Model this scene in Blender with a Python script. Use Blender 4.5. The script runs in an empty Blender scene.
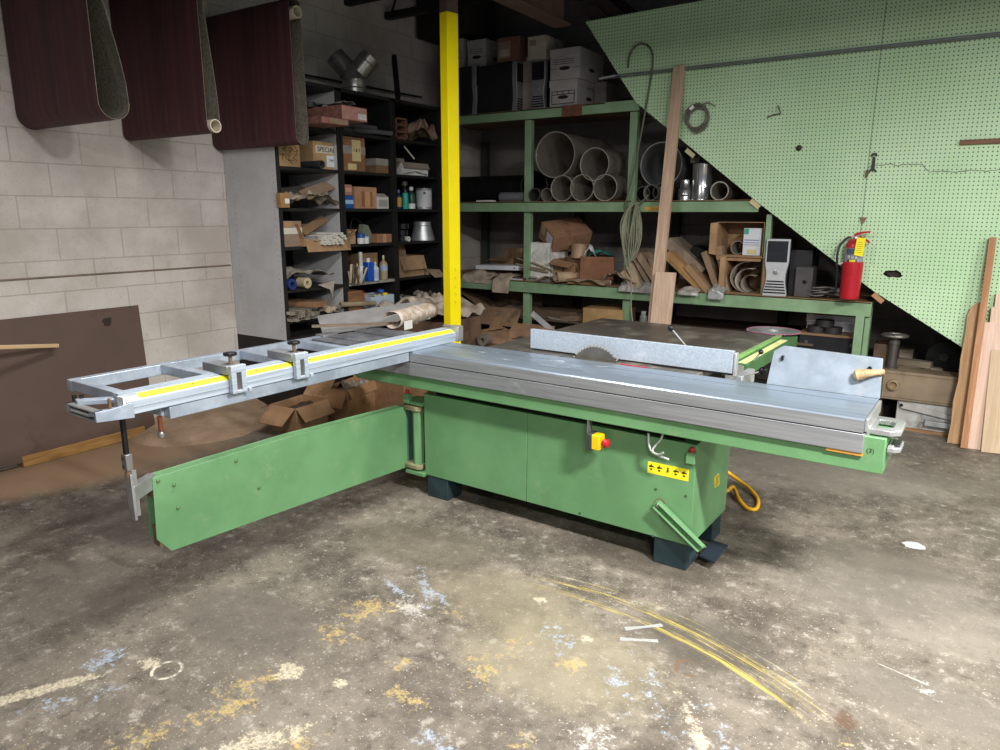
import bpy, bmesh, math, random
from mathutils import Vector, Matrix, Euler
random.seed(7)
SC = bpy.context.scene
COL = SC.collection
PI = math.pi
R = math.radians

# ------------------------------------------------------------------ survey: a pixel of the photograph -> a point on a real plane
F_PX = 712.0; PITCH = R(12.77); ROLL = R(.16); YAW = R(33.33); CAM_H = 1.6
CAM = Vector((0, 0, CAM_H))
_z = Vector((0, 0, 1)); _f0 = Vector((-math.sin(YAW), math.cos(YAW), 0)); _r0 = Vector((math.cos(YAW), math.sin(YAW), 0))
FW = _f0*math.cos(PITCH) - _z*math.sin(PITCH)
_u0 = _f0*math.sin(PITCH) + _z*math.cos(PITCH)
RT = _r0*math.cos(ROLL) + _u0*math.sin(ROLL)
UP = -_r0*math.sin(ROLL) + _u0*math.cos(ROLL)
def ray(x, y): return FW + RT*((x-500)/F_PX) - UP*((y-375)/F_PX)
def onz(x, y, z=0.0): d = ray(x, y); return CAM + d*((z-CAM_H)/d.z)
def onx(x, y, X): d = ray(x, y); return CAM + d*(X/d.x)
def ony(x, y, Y): d = ray(x, y); return CAM + d*(Y/d.y)

# ------------------------------------------------------------------ mesh builder
class MB:
    def __init__(s): s.bm = bmesh.new(); s.mi = 0
    def _f(s, vs, smooth=False):
        try:
            f = s.bm.faces.new(vs); f.material_index = s.mi; f.smooth = smooth; return f
        except ValueError: return None
    def box(s, x0, x1, y0, y1, z0, z1, m=None):
        p = [(x0,y0,z0),(x1,y0,z0),(x1,y1,z0),(x0,y1,z0),(x0,y0,z1),(x1,y0,z1),(x1,y1,z1),(x0,y1,z1)]
        v = [s.bm.verts.new(m @ Vector(q) if m else q) for q in p]
        for q in ((3,2,1,0),(4,5,6,7),(0,1,5,4),(1,2,6,5),(2,3,7,6),(3,0,4,7)): s._f([v[i] for i in q])
        return s
    def prism(s, pts, a, b, axis='z', m=None):
        """outline pts (2-D) extruded from a to b along axis; x: pts=(y,z)  y: pts=(x,z)  z: pts=(x,y)"""
        def P(p, h):
            q = {'x': (h, p[0], p[1]), 'y': (p[0], h, p[1]), 'z': (p[0], p[1], h)}[axis]
            return m @ Vector(q) if m else Vector(q)
        lo = [s.bm.verts.new(P(p, a)) for p in pts]; hi = [s.bm.verts.new(P(p, b)) for p in pts]
        n = len(pts)
        s._f(lo[::-1]); s._f(hi)
        for i in range(n): s._f([lo[i], lo[(i+1) % n], hi[(i+1) % n], hi[i]])
        return s
    def tube(s, path, r, n=10, cap=True, closed=False):
        path = [Vector(p) for p in path]; rings = []; k = len(path)
        t0 = (path[1]-path[0]).normalized()
        a = Vector((0,0,1)) if abs(t0.z) < .9 else Vector((1,0,0))
        nrm = t0.cross(a).normalized()
        for i in range(k):
            if closed: t = path[(i+1) % k]-path[i-1]
            else: t = path[min(i+1,k-1)]-path[max(i-1,0)]
            t = t.normalized() if t.length > 1e-9 else t0
            nrm = nrm - t*nrm.dot(t)
            nrm = nrm.normalized() if nrm.length > 1e-6 else t.orthogonal().normalized()
            bi = t.cross(nrm); rr = r[i] if isinstance(r, (list, tuple)) else r
            rings.append([s.bm.verts.new(path[i] + (nrm*math.cos(2*PI*j/n)+bi*math.sin(2*PI*j/n))*rr) for j in range(n)])
        for i in range(k if closed else k-1):
            A = rings[i]; B = rings[(i+1) % k]
            for j in range(n): s._f([A[j], A[(j+1)%n], B[(j+1)%n], B[j]], True)
        if cap and not closed: s._f(rings[0][::-1]); s._f(rings[-1])
        return s
    def lathe(s, prof, n=24, m=None, smooth=True, closed=False):
        """prof list of (r,z) turned about z"""
        rings = []
        for r, z in prof:
            if r < 1e-5: rings.append([s.bm.verts.new(m @ Vector((0,0,z)) if m else (0,0,z))])
            else: rings.append([s.bm.verts.new((m @ Vector((r*math.cos(2*PI*j/n), r*math.sin(2*PI*j/n), z))) if m else (r*math.cos(2*PI*j/n), r*math.sin(2*PI*j/n), z)) for j in range(n)])
        L = len(rings)
        for i in range(L if closed else L-1):
            A = rings[i]; B = rings[(i+1) % L]
            for j in range(n):
                k = (j+1) % n
                if len(A) == 1 and len(B) == 1: continue
                if len(A) == 1: s._f([A[0], B[k], B[j]], smooth)
                elif len(B) == 1: s._f([A[j], A[k], B[0]], smooth)
                else: s._f([A[j], A[k], B[k], B[j]], smooth)
        if not closed:
            if len(rings[0]) > 1: s._f(rings[0][::-1])
            if len(rings[-1]) > 1: s._f(rings[-1])
        return s
    def ring(s, ro, ri, l, n=28, m=None):      # open pipe along z from 0 to l
        return s.lathe([(ri,0),(ro,0),(ro,l),(ri,l)], n, m, True, True)
    def sheet(s, fn, nu, nv, smooth=True):
        g = [[s.bm.verts.new(fn(i/nu, j/nv)) for j in range(nv+1)] for i in range(nu+1)]
        for i in range(nu):
            for j in range(nv): s._f([g[i][j], g[i+1][j], g[i+1][j+1], g[i][j+1]], smooth)
        return s
    def build(s, name, mat=None, parent=None, loc=None, rot=None, bev=0, smooth=False, sub=0, solid=0, label=None, sharp=40):
        bm = s.bm; bmesh.ops.recalc_face_normals(bm, faces=bm.faces[:])
        if smooth:
            for f in bm.faces: f.smooth = True
        me = bpy.data.meshes.new(name); bm.to_mesh(me); bm.free()
        for m in (mat if isinstance(mat, (list, tuple)) else [mat]):
            if m: me.materials.append(m)
        o = bpy.data.objects.new(name, me); COL.objects.link(o)
        if parent: o.parent = parent
        if loc is not None: o.location = loc
        if rot is not None: o.rotation_euler = rot
        if label: o['label'] = label
        me.set_sharp_from_angle(angle=R(sharp))
        if solid:
            md = o.modifiers.new('solid', 'SOLIDIFY'); md.thickness = solid; md.offset = 0
        if sub:
            md = o.modifiers.new('sub', 'SUBSURF'); md.levels = sub; md.render_levels = sub
        if bev:
            md = o.modifiers.new('bevel', 'BEVEL'); md.width = bev; md.segments = 2; md.limit_method = 'ANGLE'; md.angle_limit = R(40); md.harden_normals = False
        return o

def tag(o, label, cat, group=None, kind=None):
    o['label'] = label; o['category'] = cat
    if group: o['group'] = group
    if kind: o['kind'] = kind
    return o
def thing(name, label, cat, loc=(0,0,0), rotz=0.0, group=None, rot=None):
    o = bpy.data.objects.new(name, None); COL.objects.link(o)
    o.empty_display_size = .05
    o.location = loc; o.rotation_euler = rot if rot else (0, 0, rotz)
    return tag(o, label, cat, group)
def struct(o): o['kind'] = 'structure'; return o
def dup(o, label, loc=None, rot=None):
    r = o.copy(); COL.objects.link(r); r['label'] = label
    if loc is not None: r.location = loc
    if rot is not None: r.rotation_euler = rot
    for ch in list(o.children):
        c = ch.copy(); COL.objects.link(c); c.parent = r
        for g in ch.children:
            d = g.copy(); COL.objects.link(d); d.parent = c
    return r
_font = None
def text(txt, name, size, mat, parent, loc, rot, ext=.0006, align='CENTER'):
    cu = bpy.data.curves.new(name, 'FONT'); cu.body = txt; cu.size = size; cu.extrude = ext
    cu.align_x = align; cu.align_y = 'CENTER'
    t = bpy.data.objects.new(name+'_tmp', cu); COL.objects.link(t)
    dg = bpy.context.evaluated_depsgraph_get(); dg.update()
    me = bpy.data.meshes.new_from_object(t.evaluated_get(dg))
    bpy.data.objects.remove(t); me.materials.clear(); me.materials.append(mat)
    o = bpy.data.objects.new(name, me); COL.objects.link(o); o.parent = parent; o.location = loc; o.rotation_euler = rot
    return o

# ------------------------------------------------------------------ materials
def lin(h):
    h = h.lstrip('#'); c = [int(h[i:i+2], 16)/255 for i in (0, 2, 4)]
    return tuple((x/12.92 if x <= .04045 else ((x+.055)/1.055)**2.4) for x in c) + (1,)
class NT:
    """small helper round a node tree"""
    def __init__(s, name):
        s.m = bpy.data.materials.new(name); s.m.use_nodes = True; s.t = s.m.node_tree
        s.b = s.t.nodes['Principled BSDF']
        s.tc = s.t.nodes.new('ShaderNodeTexCoord')
    def n(s, typ, ins=None, **kw):
        nd = s.t.nodes.new(typ)
        for k, v in kw.items(): setattr(nd, k, v)
        for k, v in (ins or {}).items(): s.set(nd.inputs[k], v)
        return nd
    def set(s, sock, v):
        if isinstance(v, bpy.types.NodeSocket): s.t.links.new(v, sock)
        elif isinstance(v, bpy.types.Node): s.t.links.new(v.outputs[0], sock)
        else: sock.default_value = v
    def math(s, op, a, b=0.0, c=None, clamp=False):
        nd = s.n('ShaderNodeMath', operation=op, use_clamp=clamp); s.set(nd.inputs[0], a); s.set(nd.inputs[1], b)
        if c is not None: s.set(nd.inputs[2], c)
        return nd.outputs[0]
    def mix(s, f, a, b, typ='MIX'):
        nd = s.n('ShaderNodeMix', data_type='RGBA', blend_type=typ); s.set(nd.inputs[0], f); s.set(nd.inputs[6], a); s.set(nd.inputs[7], b)
        return nd.outputs[2]
    def ss(s, v, lo, hi):
        nd = s.n('ShaderNodeMapRange', interpolation_type='SMOOTHSTEP'); s.set(nd.inputs[0], v); nd.inputs[1].default_value = lo; nd.inputs[2].default_value = hi
        return nd.outputs[0]
    def mapping(s, scale=(1,1,1), loc=(0,0,0), rot=(0,0,0), vec=None):
        nd = s.n('ShaderNodeMapping'); s.set(nd.inputs[0], vec if vec is not None else s.tc.outputs['Object'])
        nd.inputs['Location'].default_value = loc; nd.inputs['Rotation'].default_value = rot; nd.inputs['Scale'].default_value = scale
        return nd.outputs[0]
    def noise(s, scale, vec=None, detail=4, rough=.55, dist=0.0):
        nd = s.n('ShaderNodeTexNoise'); nd.inputs['Scale'].default_value = scale; nd.inputs['Detail'].default_value = detail
        nd.inputs['Roughness'].default_value = rough; nd.inputs['Distortion'].default_value = dist
        s.set(nd.inputs['Vector'], vec if vec is not None else s.tc.outputs['Object'])
        return nd.outputs[0]
    def bump(s, h, strength=.3, dist=.01):
        nd = s.n('ShaderNodeBump', {'Height': h}); nd.inputs['Strength'].default_value = strength; nd.inputs['Distance'].default_value = dist
        s.t.links.new(nd.outputs[0], s.b.inputs['Normal'])
    def out(s, col=None, rough=None, metal=None, spec=None):
        if col is not None: s.set(s.b.inputs['Base Color'], col)
        if rough is not None: s.set(s.b.inputs['Roughness'], rough)
        if metal is not None: s.set(s.b.inputs['Metallic'], metal)
        if spec is not None: s.set(s.b.inputs['Specular IOR Level'], spec)
        return s.m
_mc = {}
def M(h, rough=.6, metal=0.0, var=.18, scale=7, bump=0.0, st=(1,1,1), dirt=None, dscale=9, damt=.5, spec=.4, bscale=None):
    key = (h, rough, metal, var, scale, bump, st, dirt, dscale, damt, spec, bscale)
    if key in _mc: return _mc[key]
    t = NT('surface_%02d' % len(_mc)); c = lin(h)
    v = t.mapping(st)
    nz = t.noise(scale, v, 5, .6)
    f = t.ss(nz, .3, .7)
    a = tuple(x*(1-var) for x in c[:3])+(1,); b = tuple(min(1, x*(1+var)) for x in c[:3])+(1,)
    col = t.mix(f, a, b)
    if dirt:
        d = t.ss(t.noise(dscale, v, 6, .7), .62-.25*damt, .78-.1*damt)
        col = t.mix(d, col, lin(dirt))
    if bump: t.bump(t.noise(bscale or scale*6, v, 4, .6), bump, .01)
    _mc[key] = t.out(col, t.math('ADD', t.math('MULTIPLY', nz, .2), rough-.1), metal, spec)
    return _mc[key]
def glass_film(h, alpha=.35):
    key = ('film', h, alpha)
    if key in _mc: return _mc[key]
    t = NT('plastic_film'); nz = t.noise(30)
    t.bump(nz, .6, .01); t.b.inputs['Alpha'].default_value = alpha
    _mc[key] = t.out(lin(h), .18, 0, .7); return _mc[key]
def wood(h, h2, grain='z', scale=1.0, rough=.62, knots=True):
    key = ('wood', h, h2, grain, scale)
    if key in _mc: return _mc[key]
    t = NT('wood')
    st = {'x': (1.2, 22, 22), 'y': (22, 1.2, 22), 'z': (22, 22, 1.2)}[grain]
    v = t.mapping(tuple(q*scale for q in st))
    a = t.noise(1.6, v, 5, .6, 1.2)
    v2 = t.mapping(tuple(q*scale*5 for q in st)); b = t.noise(2.0, v2, 3, .6)
    f = t.ss(t.math('ADD', t.math('MULTIPLY', a, .7), t.math('MULTIPLY', b, .3)), .36, .66)
    col = t.mix(f, lin(h2), lin(h))
    big = t.noise(2.2, t.mapping((1, 1, .6)), 3)
    col = t.mix(t.math('MULTIPLY', t.ss(big, .52, .75), .35), col, tuple(x*.5 for x in lin(h2)[:3])+(1,))
    t.bump(b, .15, .004)
    _mc[key] = t.out(col, rough, 0, .3); return _mc[key]
# ------------------------------------------------------------------ setting materials
def floor_mat():
    t = NT('concrete_floor')
    P = t.tc.outputs['Object']
    big = t.noise(.6, P, 6, .6, .2); mid = t.noise(2.6, P, 8, .74, .1); fine = t.noise(16, P, 6, .7); grit = t.noise(90, P, 3, .6)
    base = t.mix(t.ss(mid, .34, .68), lin('4a433c'), lin('7f766a'))
    base = t.mix(t.math('MULTIPLY', t.ss(big, .42, .62), .5), base, lin('6f685d'))
    base = t.mix(t.math('MULTIPLY', t.ss(fine, .53, .68), .62), base, lin('3d3832'))
    base = t.mix(t.math('MULTIPLY', t.ss(fine, .46, .32), .55), base, lin('a8a297'))
    base = t.mix(t.math('MULTIPLY', t.ss(grit, .62, .70), .75), base, lin('bdb8ae'))
    base = t.mix(t.math('MULTIPLY', t.ss(grit, .33, .26), .6), base, lin('302b26'))
    def blob(px, py, rx, ry, ang=0.0):          # a soft ellipse on the floor, radii in metres, ang about z
        c = onz(px, py, 0)
        v = t.n('ShaderNodeVectorMath', operation='SUBTRACT'); t.set(v.inputs[0], P); v.inputs[1].default_value = (c.x, c.y, 0)
        m = t.n('ShaderNodeVectorRotate', rotation_type='Z_AXIS'); t.set(m.inputs['Vector'], v.outputs[0]); m.inputs['Angle'].default_value = -ang
        q = t.mapping((1/rx, 1/ry, 0), vec=m.outputs[0])
        L = t.n('ShaderNodeVectorMath', operation='LENGTH'); t.set(L.inputs[0], q)
        return t.math('SUBTRACT', 1.0, L.outputs['Value'])
    def line(p, q, w):                          # a streak between two pixels
        a = onz(*p); b = onz(*q); c = (a+b)/2; d = b-a
        v = t.n('ShaderNodeVectorMath', operation='SUBTRACT'); t.set(v.inputs[0], P); v.inputs[1].default_value = (c.x, c.y, 0)
        m = t.n('ShaderNodeVectorRotate', rotation_type='Z_AXIS'); t.set(m.inputs['Vector'], v.outputs[0]); m.inputs['Angle'].default_value = -math.atan2(d.y, d.x)
        mm = t.mapping((2/d.length, 1/w, 0), vec=m.outputs[0])
        L = t.n('ShaderNodeVectorMath', operation='LENGTH'); t.set(L.inputs[0], mm)
        return t.math('SUBTRACT', 1.0, L.outputs['Value'])
    def layer(base, shape, col, amt, soft, nz, lo, hi):
        k = t.math('ADD', nz, t.math('MULTIPLY', shape, soft))
        return t.mix(t.math('MULTIPLY', t.math('MULTIPLY', t.ss(k, lo, hi), t.ss(shape, 0.0, .25)), amt), base, col)
    # saw dust field along the left wall and under the outrigger
    dust = t.noise(1.4, P, 6, .65, 1.0)
    for px, py, rx, ry, a in ((190,425,1.25,.62,R(75)),(330,405,1.0,.7,R(60)),(60,440,.8,.45,R(80)),(120,458,1.0,.55,R(75)),(20,482,.7,.45,R(70))):
        base = layer(base, blob(px, py, rx, ry, a), lin('94795f'), .8, 1.0, dust, .40, 1.15)
    # pale worn field and dark oily fields
    for px, py, rx, ry, c, am in ((560,660,.55,.35,'8f866f',.5),(820,470,1.0,.5,'857f75',.6),(900,600,.6,.5,'857e74',.5),(500,600,.5,.3,'857c66',.5)):
        base = layer(base, blob(px, py, rx, ry), lin(c), am, .9, mid, .5, 1.0)
    for px, py, rx, ry, c, am in ((700,640,.32,.22,'4a453e',.75),(250,620,.42,.25,'57504a',.6),(80,590,.45,.3,'5a534c',.55),(880,560,.4,.2,'5a544c',.6),(640,560,.5,.16,'453e35',.6),(120,520,.6,.22,'4c4640',.6),(930,700,.35,.2,'655f57',.6),(420,545,.5,.25,'5b5446',.55),(700,550,.25,.14,'3d372f',.7),(940,480,.4,.2,'6a645c',.5)):
        base = layer(base, blob(px, py, rx, ry), lin(c), am, .9, big if am > .6 else mid, .45, .95)
    # chipped ochre, blue and white paint
    low = t.noise(7, P, 5, .7); grain = t.noise(75, P, 4, .75); chip = t.noise(26, P, 6, .8)
    ochre = lin('ab9560'); pale = lin('bdb29a'); blue = lin('98a4b3'); white = lin('b3b1ab')
    groups = {}
    for px, py, rx, ry, ang, c, am in (
        (340,632,.09,.06,0,ochre,.9),(378,606,.14,.06,R(30),ochre,.8),(352,618,.10,.05,R(20),ochre,.8),(400,665,.05,.05,0,ochre,.7),(405,700,.08,.05,0,ochre,.8),(255,680,.13,.05,R(60),ochre,.9),(240,705,.20,.05,R(65),ochre,.9),
        (150,735,.12,.05,R(60),ochre,.8),(455,612,.05,.04,0,ochre,.7),(478,672,.06,.11,R(20),ochre,.9),(490,690,.08,.05,0,ochre,.8),(572,665,.045,.045,0,ochre,.95),(510,655,.06,.1,0,ochre,.6),(520,740,.05,.04,0,ochre,.7),
        (850,745,.03,.03,0,ochre,.8),(300,742,.10,.05,R(60),ochre,.8),(30,745,.05,.03,0,ochre,.6),(395,588,.12,.022,R(-20),blue,1),(425,588,.17,.026,R(-45),blue,1),(445,600,.08,.022,R(-30),blue,1),(410,612,.16,.05,R(-40),white,.8),(105,660,.06,.06,0,blue,.8),(75,700,.13,.05,R(50),blue,.7),
        (490,695,.06,.04,0,blue,.7),(560,640,.10,.05,R(-40),blue,.7),(620,690,.16,.04,R(-50),blue,.45),(660,705,.24,.04,R(-50),blue,.5),(720,735,.2,.05,R(-50),blue,.45),(590,740,.09,.06,0,white,.7),(150,665,.05,.03,0,pale,.6),(35,692,.18,.025,R(62),pale,.8),
        (240,748,.24,.05,R(58),pale,.5),(290,672,.05,.04,0,pale,.9),(340,683,.025,.02,0,pale,1),(430,740,.08,.03,0,blue,.7),(540,600,.03,.02,0,pale,.9),(588,639,.025,.02,0,pale,.9),(690,718,.2,.03,R(-50),pale,.35),(925,688,.06,.025,R(-50),white,.8)):
        key = tuple(c); sh = t.math('MULTIPLY', blob(px, py, rx*1.5, ry*1.6, ang), am)
        groups[key] = t.math('MAXIMUM', groups[key], sh) if key in groups else sh
    for c, sh in groups.items():
        wgt = .30 if c == pale else .13
        k = t.math('ADD', t.math('MULTIPLY', t.math('MAXIMUM', sh, -.2), wgt), t.math('ADD', t.math('MULTIPLY', low, .38), t.math('MULTIPLY', chip, .62)))
        msk = t.math('MULTIPLY', t.ss(k, .56, .615), t.ss(sh, 0, .18))
        msk = t.math('MULTIPLY', msk, t.math('ADD', .35, t.math('MULTIPLY', t.ss(grain, .42, .56), .65)))
        base = t.mix(t.math('MULTIPLY', msk, .85), base, c)
    # worn yellow floor arcs: concentric streaks about a common centre, cut to a sector
    pts = [onz(545,579), onz(665,619), onz(812,705)]
    ax, ay = pts[0].x, pts[0].y; bx, by = pts[1].x, pts[1].y; cx, cy = pts[2].x, pts[2].y
    d = 2*(ax*(by-cy)+bx*(cy-ay)+cx*(ay-by))
    ux = ((ax*ax+ay*ay)*(by-cy)+(bx*bx+by*by)*(cy-ay)+(cx*cx+cy*cy)*(ay-by))/d
    uy = ((ax*ax+ay*ay)*(cx-bx)+(bx*bx+by*by)*(ax-cx)+(cx*cx+cy*cy)*(bx-ax))/d
    rad = math.hypot(ax-ux, ay-uy)
    v = t.n('ShaderNodeVectorMath', operation='SUBTRACT'); t.set(v.inputs[0], P); v.inputs[1].default_value = (ux, uy, 0)
    sp = t.n('ShaderNodeSeparateXYZ', {0: v.outputs[0]})
    LL = t.n('ShaderNodeVectorMath', operation='LENGTH'); t.set(LL.inputs[0], v.outputs[0])
    dist = t.math('SUBTRACT', LL.outputs['Value'], rad); ang = t.math('ARCTAN2', sp.outputs['Y'], sp.outputs['X'])
    pol = t.n('ShaderNodeCombineXYZ', {0: t.math('MULTIPLY', dist, 55.0), 1: t.math('MULTIPLY', ang, rad*1.6), 2: 0.0})
    st1 = t.noise(1.0, pol.outputs[0], 5, .7)
    pol2 = t.n('ShaderNodeCombineXYZ', {0: t.math('MULTIPLY', dist, 160.0), 1: t.math('MULTIPLY', ang, rad*7.0), 2: 3.0})
    st2 = t.noise(1.0, pol2.outputs[0], 4, .75)
    sect = blob(668, 632, .80, .36, math.atan2(cy-ay, cx-ax))
    band = t.ss(t.math('ABSOLUTE', dist), .13, .02)
    stq = t.math('ADD', t.math('MULTIPLY', st1, .65), t.math('MULTIPLY', st2, .35))
    k = t.math('MULTIPLY', t.math('MULTIPLY', band, t.ss(sect, 0, .35)), t.ss(stq, .53, .60))
    k = t.math('MULTIPLY', k, t.math('ADD', .4, t.math('MULTIPLY', t.ss(grain, .40, .55), .6)))
    tint = t.mix(t.ss(t.noise(1.1, pol.outputs[0], 2), .46, .56), lin('b5ad98'), lin('b5a24a'))
    base = t.mix(t.math('MULTIPLY', k, .75), base, tint)
    rr0 = t.math('ADD', dist, t.math('MULTIPLY', t.math('SUBTRACT', t.noise(3, P), .5), .02))
    k = None
    for off in (.0, -.075):
        rq = t.math('ABSOLUTE', t.math('SUBTRACT', rr0, off)); kk = t.math('MULTIPLY', t.math('MULTIPLY', t.ss(rq, .024, .010), t.ss(sect, .1, .5)), t.ss(stq, .47, .56)); k = kk if k is None else t.math('MAXIMUM', k, kk)
    base = t.mix(t.math('MULTIPLY', k, .65), base, lin('b9a54a'))
    fine = t.noise(16, P, 6, .7)
    # a few scratches, and faint circles left by cans
    for p, q, w, c in (((870,660),(940,690),.006,'b5b0a6'),((0,560),(40,550),.01,'8d8373'),((0,660),(60,640),.006,'8a8172'),((828,716),(862,724),.05,'5a4030')):
        base = layer(base, line(p, q, w), lin(c), .55, .25, fine, .50, .66)
    for px, py, r0 in ((688,668,.045),(167,670,.05)):
        c = onz(px, py); vd = t.n('ShaderNodeVectorMath', operation='DISTANCE'); t.set(vd.inputs[0], P); vd.inputs[1].default_value = (c.x, c.y, 0)
        rr = t.math('ABSOLUTE', t.math('SUBTRACT', vd.outputs['Value'], r0))
        base = t.mix(t.math('MULTIPLY', t.ss(rr, .008, .003), t.ss(fine, .42, .55)), base, lin('c0b8aa' if px < 300 else '6b5038'))
    t.bump(t.math('ADD', t.math('MULTIPLY', fine, .6), grit), .22, .006)
    return t.out(base, t.math('ADD', t.math('MULTIPLY', mid, .35), .42), 0, .35)

def block_mat(along, k=1.0):
    t = NT('painted_block_wall')
    sep = t.n('ShaderNodeSeparateXYZ', {0: t.tc.outputs['Object']})
    cmb = t.n('ShaderNodeCombineXYZ', {0: sep.outputs['Y' if along == 'y' else 'X'], 1: sep.outputs['Z']})
    br = t.n('ShaderNodeTexBrick', {'Vector': t.mapping((1,1,1), (-.02, -.072, 0), vec=cmb.outputs[0])})
    br.offset = .5; br.inputs['Scale'].default_value = 1; br.inputs['Brick Width'].default_value = .425; br.inputs['Row Height'].default_value = .2035
    br.inputs['Mortar Size'].default_value = .0045; br.inputs['Mortar Smooth'].default_value = .35
    f = br.outputs['Fac']
    P = t.tc.outputs['Object']
    n1 = t.noise(1.6, P, 6, .65); n2 = t.noise(70, P, 3, .6); n3 = t.noise(6, P, 5, .7)
    c = t.mix(t.ss(n1, .35, .65), lin('aca39b'), lin('c6bfb8'))
    c = t.mix(t.math('MULTIPLY', t.ss(n2, .58, .72), .5), c, lin('8f857c'))
    c = t.mix(t.math('MULTIPLY', t.ss(n3, .60, .74), .35), c, lin('8a7768'))
    c = t.mix(t.math('MULTIPLY', f, .55), c, lin('998d84'))
    spots = t.n('ShaderNodeTexVoronoi', {'Vector': P}); spots.inputs['Scale'].default_value = 2.3
    c = t.mix(t.ss(spots.outputs['Distance'], .022, .012), c, lin('2d2622'))
    h = t.math('SUBTRACT', t.math('MULTIPLY', n2, .25), f)
    t.bump(h, .55, .006)
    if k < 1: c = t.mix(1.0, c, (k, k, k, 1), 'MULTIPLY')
    return t.out(c, .8, 0, .25)

def pegboard_mat():
    t = NT('green_pegboard')
    P = t.tc.outputs['Object']
    sep = t.n('ShaderNodeSeparateXYZ', {0: P}); S = .0274
    def fr(o):
        q = t.math('FRACT', t.math('DIVIDE', t.math('ADD', o, 20.0), S))
        return t.math('SUBTRACT', q, .5)
    x = fr(sep.outputs['X']); z = fr(sep.outputs['Z'])
    d = t.math('SQRT', t.math('ADD', t.math('MULTIPLY', x, x), t.math('MULTIPLY', z, z)))
    hole = t.ss(d, .185, .125)
    n1 = t.noise(1.1, P, 5, .6); n2 = t.noise(5, P, 6, .7); n3 = t.noise(40, P, 3)
    c = t.mix(t.ss(n1, .35, .68), lin('b0d2a6'), lin('c2dfb8'))
    c = t.mix(t.math('MULTIPLY', t.ss(n2, .55, .75), .3), c, lin('cbd3a4'))
    c = t.mix(t.math('MULTIPLY', t.ss(n3, .66, .75), .35), c, lin('7c9a76'))
    # panel joints
    for jx in (-.73,):
        k = t.math('ABSOLUTE', t.math('SUBTRACT', sep.outputs['X'], jx)); c = t.mix(t.math('MULTIPLY', t.ss(k, .004, .0015), .75), c, lin('53674f'))
    CRK = 1.95
    # torn horizontal crack to the right of the joint
    zz = t.math('ADD', sep.outputs['Z'], t.math('MULTIPLY', t.math('SUBTRACT', t.noise(14, P, 3), .5), .05))
    k = t.math('MULTIPLY', t.ss(t.math('ABSOLUTE', t.math('SUBTRACT', zz, t.math('SUBTRACT', CRK, t.math('MULTIPLY', t.ss(sep.outputs['X'], -.40, -.33), .055)))), .006, .002), t.math('GREATER_THAN', sep.outputs['X'], -.73))
    c = t.mix(t.math('MULTIPLY', k, .8), c, lin('4c4f3f'))
    c = t.mix(hole, c, lin('141a12'))
    t.bump(t.math('SUBTRACT', 1.0, hole), .6, .004)
    return t.out(c, .5, 0, .4)

MAT_FLOOR = floor_mat(); MAT_BLOCK_Y = block_mat('y'); MAT_BLOCK_X = block_mat('x', .5); MAT_PEG = pegboard_mat()  # back wall copy darkened: dark block plus shade behind the rack in its colour
DARK = M('241f1d', .8); CEIL = M('2e2826', .85); BLACKSH = M('1b1a1b', .55, var=.25)
STEEL_DK = M('242424', .5, .4)

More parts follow.
